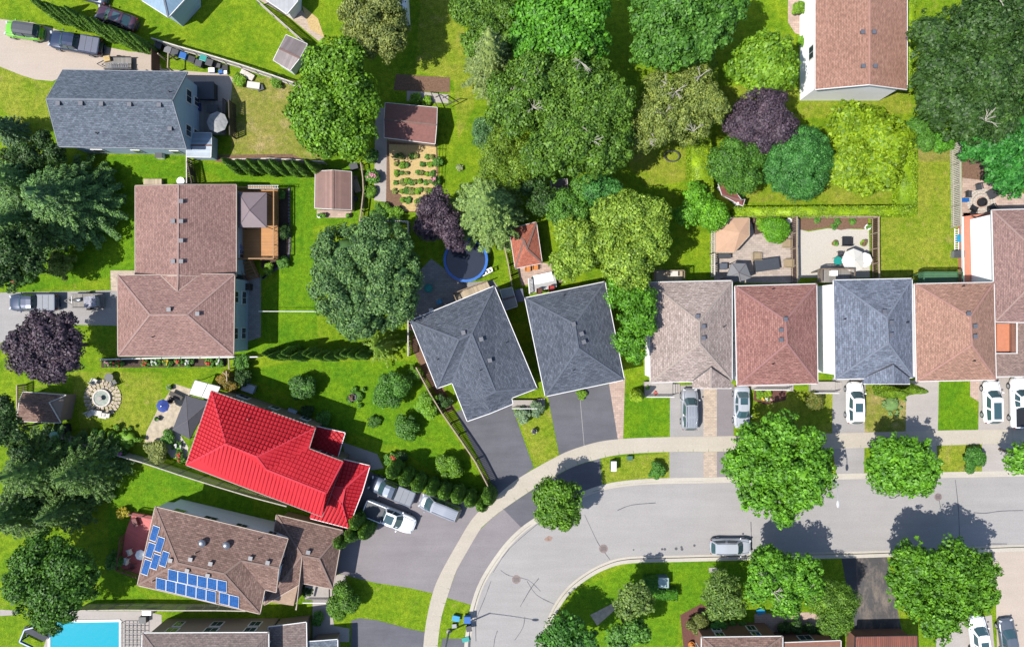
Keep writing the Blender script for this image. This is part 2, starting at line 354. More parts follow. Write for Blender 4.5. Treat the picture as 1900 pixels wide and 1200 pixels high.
for mat, z, pl in [
 (PAVB,.014,[(205,502),(252,502),(252,512),(216,514),(218,540),(206,540)]), (PAVG,.014,[(440,505),(484,510),(484,625),(440,640)]),
 (PAVT,.014,[(1325,402),(1480,402),(1480,525),(1325,525)]), (STONE,.018,[(295,755),(325,712),(356,722),(340,760),(330,800),(300,825),(283,830),(268,825),(272,800)]),
 (CON,.014,[(636,820),(700,842),(712,868),(690,872),(640,850)]), (PAVP,.014,[(1510,0),(1480,-40),(1462,0),(1462,42),(1475,62),(1500,70),(1500,0)]),
 (PAVG,.014,[(762,520),(800,480),(860,525),(915,520),(930,540),(880,560),(770,600)]), (CON,.014,[(697,200),(718,200),(718,375),(694,372)]), (CON,.014,[(755,168),(832,176),(832,192),(755,188)]),
 (PAVP,.014,[(960,497),(1000,487),(1028,490),(1028,520),(968,530)]), (CON,.014,[(580,1062),(640,1066),(646,1090),(610,1098),(620,1160),(648,1165),(648,1190),(580,1190)]),
 (CON,.014,[(130,1133),(270,1133),(300,1140),(300,1260),(60,1260),(95,1160)]), (CON,.014,[(0,1130),(30,1132),(30,1140),(0,1142)]), (PAVP,.014,[(1785,300),(1840,330),(1900,360),(1980,400),(1980,440),(1785,430)]),
 (PAVP,.014,[(588,390),(652,390),(652,404),(588,404)]), (PAVP,.014,[(1400,1138),(1500,1135),(1560,1150),(1560,1200),(1400,1200)]), (PAVB,.014,[(480,0),(545,0),(600,70),(592,78),(540,35)]), (CON,.014,[(1480,402),(1484,402),(1484,520),(1480,520)]),
 (PAVP,.014,[(1787,395),(1822,395),(1822,520),(1787,520)])]:
    sheet('patio_paving', pl, z, mat)
for mat, z, pl in [
 (SOIL,.02,[(735,138),(835,144),(834,172),(730,168)]), (SOIL,.02,[(718,262),(810,264),(813,300),(813,345),(800,395),(716,392)]), (STRAW,.024,[(722,268),(809,270),(811,350),(802,392),(748,392),(745,362),(724,352)]),
 (SOIL,.02,[(1484,403),(1610,403),(1612,425),(1580,424),(1560,427),(1535,422),(1500,428),(1484,426)]), (GRAVEL,.018,[(1484,426),(1500,430),(1535,424),(1612,426),(1614,515),(1484,515)]),
 (SOILD,.02,[(1393,406),(1420,404),(1425,430),(1400,436)]), (MULCH,.02,[(1400,722),(1460,720),(1458,742),(1420,750),(1398,742)]), (SOILD,.02,[(492,350),(538,350),(538,480),(500,510),(484,495)]),
 (MULCH,.02,[(1262,1140),(1300,1120),(1345,1140),(1340,1200),(1268,1200)]), (STONE,.02,[(1095,1140),(1138,1118),(1144,1128),(1108,1160)]), (SOIL,.02,[(1785,262),(1845,290),(1860,340),(1785,330)]), (SOIL,.02,[(772,600),(800,680),(845,760),(830,765),(790,700),(762,640)]),
 (STRAW,.02,[(560,10),(590,35),(602,70),(575,55)]), (GRAVEL,.02,[(300,825),(330,800),(350,830),(345,850),(318,848)]), (SOIL,.02,[(395,288),(540,286),(575,300),(560,318),(400,300)]), (SOILD,.02,[(188,668),(420,665),(420,680),(188,682)])]:
    sheet('garden_bed', pl, z, mat, kind='stuff')
for mat, z, pl in [
 (GRB,.006,[(430,140),(560,150),(600,300),(560,312),(430,285)]), (GRD,.006,[(0,124),(66,148),(98,160),(84,190),(100,240),(60,250),(0,200),(-200,180)]), (GRB,.006,[(1702,265),(1762,262),(1764,300),(1730,330),(1705,300)]),
 (GRD,.008,[(1632,395),(1702,395),(1702,300),(1762,300),(1762,416),(1785,420),(1785,520),(1632,520)]), (GRD,.006,[(1335,375),(1345,340),(1460,350),(1660,320),(1668,380)]), (GRD,.006,[(1140,270),(1290,200),(1300,330),(1200,350)]),
 (GRV,.006,[(200,290),(345,290),(345,345),(250,345),(250,505),(30,545),(30,450),(180,440)]), (GRV,.006,[(345,300),(560,320),(660,300),(664,410),(580,420),(590,640),(440,660),(510,505),(540,480),(540,350),(440,345)]),
 (GRV,.007,[(430,690),(560,670),(770,670),(830,790),(910,915),(850,910),(740,830),(640,800),(520,725)]), (GRD,.006,[(962,770),(1020,760),(1036,846),(992,866)]), (GRV,.006,[(1158,730),(1205,730),(1243,740),(1243,812),(1156,814)]),
 (GRD,.006,[(1396,725),(1545,725),(1545,803),(1396,808)]), (GRB,.006,[(1606,712),(1682,745),(1680,801),(1604,803)]), (GRV,.006,[(1742,706),(1800,712),(1815,799),(1741,800)]), (GRV,.006,[(1070,1096),(1170,1044),(1390,1036),(1390,1140),(1260,1150),(1250,1260),(1000,1260),(1016,1172)]),
 (GRV,.006,[(200,870),(300,870),(470,930),(470,960),(290,950),(250,1090),(300,1128),(160,1120),(200,1060)]), (GRD,.006,[(1740,827),(1820,824),(1820,881),(1742,882)]), (GRD,.006,[(1117,850),(1241,840),(1241,893),(1180,896),(1117,904)]),
 (GRD,.006,[(1475,170),(1690,170),(1690,210),(1475,220)]), (GRD,.006,[(130,690),(300,690),(300,740),(270,830),(150,800)]), (GRD,.007,[(1338,160),(1480,160),(1480,200),(1345,240)]), (GRD,.006,[(780,0),(850,0),(880,150),(880,200),(850,260),(842,150),(770,130)])]:
    sheet('lawn_patch', pl, z, mat, kind='stuff')
# crack sealing in the asphalt
mk = M()
for ln in [[(929,1058),(945,1068),(980,1076),(1003,1097)],[(978,1078),(996,1104),(1029,1121)],[(965,1126),(985,1092),(1000,1073)],[(974,1144),(970,1165),(955,1188)],[(923,1170),(918,1186),(915,1210)],[(1085,955),(1108,1004),(1120,1022),(1132,1038)],[(1146,947),(1172,937),(1217,933)],[(1394,968),(1396,1030)],[(1774,890),(1780,950),(1782,1018)],[(1808,951),(1830,952),(1860,948),(1900,947)],[(1834,1009),(1870,1009)],[(1743,924),(1747,944)],[(883,1190),(884,1150),(900,1108),(911,1078)],[(915,1062),(945,1018),(1000,970)]]:
    w = smooth_line([P(*p).to_2d() for p in ln], 3)
    for a, b in zip(w, w[1:]): mk.bar((a.x,a.y,-.127), (b.x,b.y,-.127), random.uniform(.05,.1), .006)
tag(mk.build('road_crack_sealing', CRACK), kind='structure')
mk = M(); mk.bar(P(1076,735,.018), P(1084,828,.018), .06, .004); tag(mk.build('driveway_joint', ASL), kind='structure')
mk = M()
for px, py, r in [(1690,1120,1.3),(1690,1145,1.1)]: pass
# ---------------------------------------------------------------- building builder
def raypt(px, py, tris, off=0.0):
    o = Vector((0,0,CAMH)); d = P(px, py)-o; best = None
    for a, b, c in tris:
        n = (b-a).cross(c-a)
        if abs(n.dot(d)) < 1e-9: continue
        t = n.dot(a-o)/n.dot(d); p = o+d*t
        ok = all(((q-p_).cross(p-p_)).dot(n) >= -1e-3*n.length for p_, q in ((a,b),(b,c),(c,a)))
        if ok and (best is None or p.z > best[0].z):
            n = n.normalized(); n = n if n.z > 0 else -n
            best = (p+n*off, n)
    if best is None:
        a, b, c = tris[0]; n = (b-a).cross(c-a).normalized(); n = n if n.z > 0 else -n
        p = P(px, py, a.z); best = (p, n)
    return best
def lineD(p, a, b):
    d = (b-a).to_2d(); w = (p-a).to_2d(); return abs(d.x*w.y-d.y*w.x)/d.length
def roof_shell(V, faces, root, mat, capmat=None, trim=TRIM, name='roof', trimw=.075, thick=.18, ribs=None):
    tris = []; top = []
    for f in faces:
        pts = [V[k] for k in f]
        n = sum(((pts[i].cross(pts[(i+1) % len(pts)])) for i in range(len(pts))), Vector())
        if n.z < 0: f = f[::-1]; pts = pts[::-1]
        top.append(f)
        for t in tessellate_polygon([pts]): tris.append(tuple(pts[i] for i in t))
    m = M()
    edges = {}
    for f in top:
        pts = [V[k] for k in f]
        for t in tessellate_polygon([pts]):
            q = [pts[i] for i in t]
            if (q[1]-q[0]).cross(q[2]-q[0]).z < 0: q.reverse()
            m.face(q); m.face([p-Vector((0,0,thick)) for p in reversed(q)])
        for i in range(len(f)): edges.setdefault(frozenset((f[i], f[(i+1) % len(f)])), []).append((f[i], f[(i+1) % len(f)], f))
    for e, l in edges.items():
        if len(l) == 1:
            a, b = V[l[0][0]], V[l[0][1]]; z = Vector((0,0,thick)); m.face([a, a-z, b-z, b])
    r = m.build(name, mat, root)
    if trimw:
        m = M()
        for e, l in edges.items():
            if len(l) == 1:
                a, b = V[l[0][0]], V[l[0][1]]; d = (b-a).normalized(); n = Vector((d.y, -d.x, 0)).normalized()
                m.bar(a+n*trimw/2-Vector((0,0,.07)), b+n*trimw/2-Vector((0,0,.07)), trimw, .15)
        m.build('gutter', trim, root)
    m = M()
    for e, l in edges.items():
        if len(l) == 2:
            a, b = V[l[0][0]], V[l[0][1]]
            ca = sum((V[k] for k in l[0][2]), Vector())/len(l[0][2]); cb = sum((V[k] for k in l[1][2]), Vector())/len(l[1][2])
            mm = (a+b)/2
            if (ca.z+cb.z)/2 < mm.z-.02 or abs(a.z-b.z) < .3: m.bar(a+Vector((0,0,.01)), b+Vector((0,0,.01)), .2, .045)
    if capmat and m.f: m.build('ridge_cap', capmat, root)
    if ribs:
        m = M()
        for f in top:
            pts = [V[k] for k in f]; n = Vector()
            for i in range(len(pts)): n += (pts[i]).cross(pts[(i+1) % len(pts)])
            n.normalize(); t = Vector((-n.y, n.x, 0)).normalized(); w = n.cross(t)
            if w.z < 0: w = -w
            o = pts[0]; uv = [((p-o).dot(t), (p-o).dot(w)) for p in pts]
            def cut(axis, step, wd, ht):
                lo = min(q[axis] for q in uv); hi = max(q[axis] for q in uv); k = lo+step/2
                while k < hi:
                    xs = []
                    for i in range(len(uv)):
                        p, q = uv[i], uv[(i+1) % len(uv)]
                        if (p[axis]-k)*(q[axis]-k) < 0: s = (k-p[axis])/(q[axis]-p[axis]); xs.append(p[1-axis]+s*(q[1-axis]-p[1-axis]))
                    xs.sort()
                    for x0, x1 in zip(xs[::2], xs[1::2]):
                        if x1-x0 > .1:
                            if axis == 0: m.bar(o+t*k+w*x0+n*.02, o+t*k+w*x1+n*.02, wd, ht)
                            else: m.bar(o+t*x0+w*k+n*.02, o+t*x1+w*k+n*.02, wd, ht)
                    k += step
            cut(0, ribs[0], .06, .06)
            if n.y > .05 or n.x > .25: cut(1, ribs[1], .05, .04)
        m.build('standing_seam', ribs[2], root)
    return tris
def verts(spec):
    V = {}
    for k, s in spec.items():
        if len(s) == 3: V[k] = P(*s)
    for k, s in spec.items():
        if len(s) == 5:                       # px, py, eave end, eave end, pitch
            px, py, a, b, pit = s; h = V[a].z+1
            for _ in range(12):
                e = V[b]-V[a]; p = P(px, py, h)
                tt = max(0, min(1, (p-V[a]).to_2d().dot(e.to_2d())/e.to_2d().length_squared))
                h = (V[a].z+e.z*tt)+pit*lineD(p, V[a], V[b])
            V[k] = P(px, py, h)
    return V
FRAME = TRIM
def window(root, c, d, w, h, frame=None, kind='window'):
    """window centred at c on a wall running along d (unit, horizontal)"""
    n = Vector((d.y, -d.x, 0)); rz = math.atan2(d.y, d.x)
    f = M(); f.box(c+n*.03, (w+.16, .1, h+.16), rz); fo = f.build(kind, frame or FRAME, root)
    g = M(); k = 2 if w > .8 else 1
    for i in range(k):
        ww = w/k-.06; g.box(c+n*.085+d*((i+.5)*w/k-w/2), (ww, .02, h-.06), rz)
    g.build('pane', PANE, fo)
def walls(root, V, outline, z_eave, mat, inz=.38, windows=True, gables=(), rows=None, name='wall', doors=(), base=-.02):
    pl = inset([V[k].to_2d() for k in outline], inz); m = M()
    m.prism(pl, base, z_eave-.1)
    for a, b, r in gables:
        A_, B_, R_ = V[a], V[b], V[r]; mid_ = (A_+B_)/2; 
        cen = sum((V[k] for k in outline), Vector())/len(outline); inn = (cen-mid_); inn.z = 0
        d = (B_-A_); d.z = 0; d.normalize(); n = Vector((-d.y, d.x, 0)); n = n if n.dot(inn) > 0 else -n
        q = [A_+n*inz+d*inz, B_+n*inz-d*inz, R_+n*inz]
        q = [Vector((p.x, p.y, p.z-.2)) for p in q]; q[0].z = q[1].z = z_eave-.12
        q2 = [p+n*.3 for p in q]; m.add(q+q2, [(0,1,2),(5,4,3),(0,3,4,1),(1,4,5,2),(2,5,3,0)])
    o = m.build(name, mat, root)
    if windows:
        zs = rows or ([1.5, 3.75] if z_eave > 4.7 else [1.5] if z_eave < 4 else [1.4, 3.3])
        n_ = len(pl); cnt = 0
        for i in range(n_):
            a = Vector((*pl[i], 0)); b = Vector((*pl[(i+1) % n_], 0)); L = (b-a).length
            if L < 2.6: continue
            d = (b-a).normalized(); n = Vector((d.y, -d.x, 0))
            if n.dot((a+b)/2) > 0 and windows != 'all': continue       # only the faces the middle of the neighbourhood sees
            k = max(1, int(L/3.4))
            for z in zs:
                for j in range(k):
                    window(root, a+d*(L*(j+.5)/k)+Vector((0,0,z)), d, random.choice((.9,1.2,1.4)), 1.1); cnt += 1
    return o
VENTM = plain('vent_metal', A(84,84,90), .5, .1); VENTT = plain('vent_top', A(112,114,124), .5, .1)
def vents(root, tris, pts, kind='box'):
    for px, py in pts:
        p, n = raypt(px, py, tris)
        rz = math.atan2(n.y, n.x)
        m = M()
        if kind == 'box':
            m.box(p+Vector((0,0,.1)), (.34,.34,.26), rz); o = m.build('roof_vent', VENTM, root); t = M(); t.box(p+Vector((0,0,.25)), (.44,.44,.05), rz); t.build('vent_cap', VENTT, o)
        elif kind == 'pipe': m.tube(p-Vector((0,0,.1)), p+Vector((0,0,.45)), .06, n=8); m.build('vent_pipe', BLACK, root)
        else: m.lathe(p, [(.28,-.1),(.28,.15),(.42,.2),(.4,.38),(.2,.52),(.02,.56)], 14); m.build('turbine_vent', RIM, root)
def house(name, label, cat, spec, faces, outline, mat, cap, wallm, eave, pitchv=(), gables=(), trim=TRIM, group=None, windows=True, vt=(), vp=(), vturb=(), inz=.38, ribs=None, rows=None, trimw=.075):
    V = verts(spec); c = sum((V[k] for k in outline), Vector())/len(outline)
    root = thing(name, label, cat, (c.x, c.y, 0), 0, group)
    tris = roof_shell(V, faces, root, mat, cap, trim, ribs=ribs, trimw=trimw)
    walls(root, V, outline, eave, wallm, inz, windows, gables, rows)
    vents(root, tris, vt); vents(root, tris, vp, 'pipe'); vents(root, tris, vturb, 'turbine')
    return root, V, tris
# ---------------------------------------------------------------- houses
S_GREY = shingle('slate_shingles', A(104,114,128), A(134,144,158)); S_DARK = shingle('dark_shingles', A(90,97,110), A(116,123,136), .4, .18)
S_DARK2 = shingle('blue_grey_shingles', A(116,124,140), A(146,154,172), .5, .22); S_BRN = shingle('rose_brown_shingles', A(166,130,122), A(184,147,138), .34, .2)
S_TAUP = shingle('taupe_shingles', A(178,160,152), A(206,188,180)); S_RED = shingle('red_brown_shingles', A(162,114,106), A(186,138,128)); S_PINK = shingle('pink_brown_shingles', A(182,140,122), A(204,160,140), .3, .16)
S_SOL = shingle('mottled_brown_shingles', A(136,108,98), A(168,138,126), .4, .2); S_SALM = shingle('salmon_shingles', A(180,136,118), A(196,152,134), .3, .16); S_MUD = shingle('mud_brown_shingles', A(140,124,120), A(158,142,136))
def capof(c): return plain('ridge_cap_shingle', c, .9, .12)
SID_BLUE = lined('blue_grey_siding', (.26,.34,.42), .2, 1, .8, var=.05, rnd=.04); SID_W = lined('white_siding', (.74,.74,.75), .2, 1, .86, var=.03, rnd=.02)
SID_G = lined('grey_siding', (.56,.58,.62), .2, 1, .82, var=.05, rnd=.04); SID_TAN = lined('tan_siding', A(176,152,134), .2, 1, .82, var=.06, rnd=.04)
BRICK = paver('red_brick', A(160,110,92), .24, .08, .8); BRICKT = paver('tan_brick', A(196,166,142), .24, .08, .8)
TRIMG = plain('grey_trim', A(150,156,168), .6, .04); TRIMB = plain('tan_trim', A(196,176,160), .6, .04)
# grey gabled house, north west
house('gabled_house', 'house with long slate grey gable roof beside the beige driveway of pickups', 'house',
 dict(a=(117,130,4.5), b=(347,134,4.5), c=(345,276,4.5), d=(109,272,4.5), r=(86,184,7.4), s=(319,187,7.5)), ['arsb','drsc'], 'abcd', S_GREY, capof(A(131,139,150)), SID_BLUE, 4.5,
 gables=[('b','c','s'),('a','d','r')], trim=TRIMG, vt=[(110,193),(152,193),(190,194),(242,195),(297,196),(317,240)], vp=[(181,248),(316,171)])
# rose-brown two part house, west
rt, V, T1 = house('brown_house', 'large rose-brown roofed house with a hipped wing, west of the orange deck', 'house',
 dict(a=(218,511,5.1), b=(435,509,5.1), c=(433,660,5.1), d=(219,660,5.1), p=(278,584,'a','b',.38), q=(347,584,'a','b',.38), k=(297,510,5.1), l=(370,509,5.1), t=(329,538,'a','b',.38)),
 ['adp','akt'+'lbqp','bcq','dcqp'], 'abcd', S_BRN, capof(A(178,146,137)), SID_BLUE, 5.1, trim=TRIMB, vt=[(315,574),(368,582)], vp=[(284,625)])
V2 = verts(dict(a=(251,345,3.9), b=(438,343,3.9), c=(438,513,3.9), d=(251,513,3.9), r=(331,343,5.9), s=(330,511,5.9), t=(329,540,5.8), k=(299,511,5.15), l=(368,511,5.15)))
T2 = roof_shell(V2, ['adksr' if 0 else 'adsr','rscb','kts','stl'], rt, S_BRN, capof(A(178,146,137)), TRIMB, name='roof')
walls(rt, V2, 'abcd', 3.9, SID_BLUE, gables=[('a','b','r')])
vents(rt, T2, [(338,374),(323,411),(338,411),(338,447),(323,485),(338,485)])
# red metal roof house
REDM = plain('red_metal_roof', A(226,50,62), .6, .09, .8, spec=.15); REDS = plain('red_metal_seam', A(184,32,44), .8, .04, spec=.05)
rt, V, T = house('red_roofed_house', 'house under a bright red standing seam metal roof', 'house',
 dict(a=(392,725,5.4), l=(345,862,5.4), e=(597,958,5.4), d=(636,856,5.4), c=(573,832,5.4), b=(585,793,5.4), p=(419,824,'a','l',.42), q=(476,847,'a','b',.42), s=(494,871,'l','e',.42), t=(605,915,'l','e',.42)),
 ['alp','lpqste','apqb','bqsc','cstd','dte'], 'aledcb', REDM, plain('red_ridge', A(232,70,84), .7, .05, spec=.1), SID_TAN, 5.4, ribs=(.42,.45,REDS), trim=plain('dark_gutter', A(110,90,90), .5, .1), vp=[(462,777)])
V2 = verts(dict(a=(578,789,2.9), b=(640,803,2.9), c=(626,849,2.9), d=(566,833,3.3)))
roof_shell(V2, ['abcd'], rt, REDM, name='porch_roof', ribs=(.42,.45,REDS)); walls(rt, V2, 'abcd', 2.9, SID_TAN, windows=False)
V2 = verts(dict(a=(628,850,2.9), b=(686,864,2.9), c=(672,912,2.9), d=(661,940,2.9), e=(646,979,2.9), f=(576,961,2.9), g=(600,900,3.9), h=(640,905,3.9), i=(634,935,3.9)))
roof_shell(V2, ['abhg','bcdeih','efgi'[:2]+'gi','ghi','fag'], rt, REDM, plain('red_ridge', A(232,70,84), .7, .05, spec=.1), name='garage_roof', ribs=(.42,.45,REDS)); walls(rt, V2, 'abdef', 2.9, BRICKT, windows=False)
# house with solar panels
rt, V, T = house('solar_house', 'brown shingled house carrying blue solar panels on its roof', 'house',
 dict(a=(288,940,5.2), b=(534,999,5.2), c=(512,1098,5.2), d=(491,1093,5.2), f=(482,1138,5.2), h=(255,1085,5.2), g=(517,1053,'a','b',.36), p=(330,1044,'a','b',.36), q=(416,1064,'a','b',.36), s=(447,1040,'a','b',.36)),
 ['ahp','apqsgb','hfqp','fdsq','dcgs'], 'abcdfh', S_SOL, capof(A(150,125,114)), SID_G, 5.2, gables=[('b','c','g')], trim=TRIMB, rows=[3.9], vt=[(355,1036),(392,1044),(349,1057),(387,1066),(318,1038),(466,1034),(498,1042)], vturb=[(377,1006),(422,1010)], vp=[(365,1024),(481,998),(286,1076)])
V2 = verts(dict(a=(513,955,3.0), b=(636,984,3.0), c=(617,1092,3.0), d=(560,1081,3.0), e=(549,1131,3.0), f=(490,1122,3.0), r=(560,1030,4.4), s=(592,1036,4.4)))
T = roof_shell(V2, ['absr','bcs','cdrs','derf'[:2]+'rf','far'[:3]], rt, S_SOL, capof(A(150,125,114)), TRIMB, name='garage_roof'); walls(rt, V2, 'abcdef', 3.0, BRICKT, windows=False); vents(rt, T, [(573,1023)])
# bay on the north wall that shows above the eave
m = M(); m.prism([q.to_2d() for q in PX([(312,930),(340,934),(452,957),(505,970),(503,990),(310,950)], 0)], 0, 2.8); m.build('lower_wall', SID_G, rt)
SOLARM, t_, b_ = newmat('solar_cells'); uvn = t_.nodes.new('ShaderNodeTexCoord'); brn = nd(t_, 'ShaderNodeTexBrick', Scale=1.0); brn.offset = 0
brn.inputs['Brick Width'].default_value = .22; brn.inputs['Row Height'].default_value = .22; brn.inputs['Mortar Size'].default_value = .006
brn.inputs['Color1'].default_value = c4(A(30,86,156)); brn.inputs['Color2'].default_value = c4(A(42,104,180)); brn.inputs['Mortar'].default_value = c4(A(110,150,196))
t_.links.new(uvn.outputs['UV'], brn.inputs[0]); t_.links.new(brn.outputs[0], b_.inputs['Base Color']); b_.inputs['Roughness'].default_value = .35; b_.inputs['Specular IOR Level'].default_value = .15
_, V, T = rt, V, T
Vs = verts(dict(a=(288,940,5.2), b=(534,999,5.2), f=(482,1138,5.2), h=(255,1085,5.2), p=(330,1044,'a','b',.36), q=(416,1064,'a','b',.36)))
tw = [(Vs['a'],Vs['h'],Vs['p'])]; ts = [(Vs['h'],Vs['f'],Vs['q']),(Vs['h'],Vs['q'],Vs['p'])]
def plane_at(tr, px, py, off):
    a, b, c = tr; n = (b-a).cross(c-a).normalized(); n = n if n.z > 0 else -n
    o = Vector((0,0,CAMH)); d = P(px, py)-o; t = n.dot(a-o)/n.dot(d); return o+d*t+n*off, n
def solar(tr, cx, cy, ux, uy, vx, vy):
    ps = [plane_at(tr, cx+i*ux/2+j*vx/2, cy+i*uy/2+j*vy/2, .1)[0] for i, j in ((-1,-1),(1,-1),(1,1),(-1,1))]
    n = plane_at(tr, cx, cy, 0)[1]; m = M(); lo = [p-n*.04 for p in ps]
    m.add(lo+ps, [(4,5,6,7),(0,3,2,1),(0,1,5,4),(1,2,6,5),(2,3,7,6),(3,0,4,7)]); mm = m
    cx_ = sum(ps, Vector())/4
    if (ps[1]-ps[0]).cross(ps[2]-ps[0]).z < 0: mm.f = [tuple(reversed(f)) for f in mm.f]
    o = mm.build('solar_panel', TRIM, rt)
    q = [cx_+(p-cx_)*.93+n*.012 for p in ps]
    if (q[1]-q[0]).cross(q[2]-q[0]).z < 0: q.reverse()
    m = M(); m.face(q); m.build('solar_cells', SOLARM, o, ang=.235)
W_, H_ = 17.5, 29.0
for cx, cy in [(288,989),(280,1020),(272.5,1051.5),(297.5,1009.5),(289.5,1041),(306,1036)]:
    solar(tw[0], cx, cy, 12.3, 4.4, -8.2, 27.5)
for i in range(6): solar(ts[0], 321.5+i*18.2, 1066+i*3.9, 18.0, 3.9, -.6, 21)
for px_, py_ in [(299.5+i*18.6, 1082+i*4.5) for i in range(6)]+[(416.5,1109),(435,1114)]: solar(ts[0], px_, py_, 18.2, 4.3, -.6, 21.5)
# dark roofed detached pair
house('angled_house', 'dark slate roofed house turned at an angle, behind its asphalt driveway', 'house',
 dict(A=(761,595,5.0), B=(917,531,5.0), C=(996,720,5.0), D=(949,738,5.0), E=(951,749,5.0), F=(867,781,5.0), G=(839,710,5.0), H=(811,720,5.0), p=(851,630,'A','H',.42), q=(875,619,'A','B',.42), r=(919,726,6.1), s=(899,736,6.0), t=(910,766,5.1)),
 ['ABqp','AHp','HGqp','GFtsrq','BCrq','CDr','rDEts'], 'ABCDEFGH', S_DARK, capof(A(100,108,122)), BRICKT, 5.0, vt=[(860,617),(893,629),(909,668)], vp=[(811,667),(938,636),(890,687)])
house('hipped_house', 'dark slate hipped house above the double asphalt driveway', 'house',
 dict(A=(974,553,5.0), B=(1122,523,5.0), C=(1158,704,5.0), D=(1012,735,5.0), p=(1066,601,'A','B',.4), q=(1073,646,'B','C',.4)), ['ABp','BCqp','CDq','DApq'], 'ABCD', S_DARK, capof(A(100,108,122)), BRICK, 5.0, vt=[(1064,601),(1079,619),(1083,634)], vp=[(1063,687),(1045,548)])
def rowhouse(label, A_, B_, C_, D_, p, q, mat, cap, wallm, vt, vp, gable=None, e=5.1, trim=TRIM):
    sp = dict(A=(*A_, e), B=(*B_, e), C=(*C_, e), D=(*D_, e), p=(*p, 'A', 'D', .36), q=(*q, 'A', 'D', .36))
    rt, V, T = house('row_house', label, 'house', sp, ['ABp','BCqp','CDq','DApq'], 'ABCD', mat, cap, wallm, e, group='houses in a row along the sidewalk', vt=vt, vp=vp, trim=trim, windows=False)
    if gable:
        (x0, x1, y0, xm, ym, y1) = gable
        V2 = verts(dict(a=(x0,y0,e-.02), b=(x0,y1,e-.02), m=(xm,y1,e+.8), c=(x1,y1,e-.02), d=(x1,y0,e-.02), r=(xm,ym,e+.86)))
        roof_shell(V2, ['abmr','mcdr'], rt, mat, cap, trim, name='gable_roof', trimw=0); m = M(); [m.bar(V2[k]+Vector((0,0,.03)), V2['r']+Vector((0,0,.03)), .12, .04) for k in 'ad']; m.build('valley_flashing', DARKM, rt); m = M(); m.bar(V2['b'], V2['c'], .1, .12); m.build('gutter', TRIM, rt); walls(rt, V2, 'abcd', e, BRICKT, windows=False, gables=[('b','c','m')], name='front_wall')
    return rt
rowhouse('taupe shingled house nearest the green tree, silver SUV parked in front', (1205,524),(1358,521),(1358,706),(1207,709),(1297,597),(1298,637), S_TAUP, capof(A(184,169,159)), SID_W, [(1293,587),(1304,606),(1304,627)], [(1342,606)], (1285,1357,706,1319,681,720))
rowhouse('red-brown shingled house behind the sedan with a sunroof', (1364,531),(1515,527),(1517,711),(1368,715),(1457,594),(1460,637), S_RED, capof(A(172,125,120)), SID_W, [(1456,592),(1448,612),(1448,630)], [(1433,675),(1433,536)])
rowhouse('blue-grey shingled house with a small front gable and a white side wall', (1547,520),(1692,517),(1694,700),(1550,703),(1645,590),(1648,636), S_DARK2, capof(A(131,139,156)), SID_W, [(1639,578),(1652,598),(1652,621)], [(1566,592),(1682,598)], (1602,1688,700,1657,676,712))
rowhouse('pink-brown shingled house, narrow, next to the white-edged blue-grey one', (1697,527),(1844,524),(1848,704),(1701,707),(1800,588),(1803,640), S_PINK, capof(A(188,142,129)), SID_W, [(1795,582),(1807,605),(1807,624)], [(1805,669),(1785,531)])
rt, V, T = house('end_house', 'rosy brown roofed house at the right edge beside the terracotta terrace', 'house',
 dict(a=(1841,390,5.0), b=(2060,385,5.0), c=(2066,600,5.0), d=(1846,597,5.0), p=(1950,492,'a','d',.3)), ['abp','bcp','cdp','dap'], 'abcd', S_MUD2 if 0 else shingle('rosy_brown_shingles', A(160,128,122), A(180,146,138), .36, .16), capof(A(178,148,139)), SID_W, 5.0, windows=False)
m = M(); m.prism([q.to_2d() for q in PX([(1880,595),(2066,600),(2066,696),(1848,697),(1848,655),(1880,655)], 2.9)], 0, 2.7); m.build('lower_wall', BRICK, rt)
V2 = verts(dict(a=(1848,656,2.9), b=(1888,656,3.0), c=(1888,598,3.4), d=(2066,600,3.4), e=(2066,697,2.9), f=(1849,698,2.9))); roof_shell(V2, ['abcdef'], rt, S_TAUP if 0 else shingle('tawny_shingles', A(158,134,126), A(176,150,140), .36, .16), name='garage_roof')
m = M(); m.prism([q.to_2d() for q in PX([(1850,600),(1886,600),(1886,655),(1850,655)], 2.3)], 0, 2.3); m.build('balcony_floor', solid('terracotta', 226,146,110), rt)
# pink gable, north east
rt, V, T = house('white_walled_house', 'long salmon roofed house with white walls north of the yellow tree', 'house',
 dict(a=(1513,-260,5.0), b=(1683,-260,5.0), c=(1683,166,5.0), d=(1513,166,5.0), r=(1614,-255,6.3), s=(1613,157,6.3)), ['adsr','bcsr'], 'abcd', S_SALM, capof(A(193,146,131)), SID_W, 5.0, gables=[('d','c','s')], trim=TRIM, vt=[(1599,61),(1620,61),(1600,124),(1622,124)], windows=False)
window(rt, Vector((P(1500,118).x+.0, P(0,118).y, 3.2))+Vector((.02+ (P(1513,118,5).x+.38-P(1500,118).x),0,0)), Vector((0,-1,0)), 1.4, 1.1)
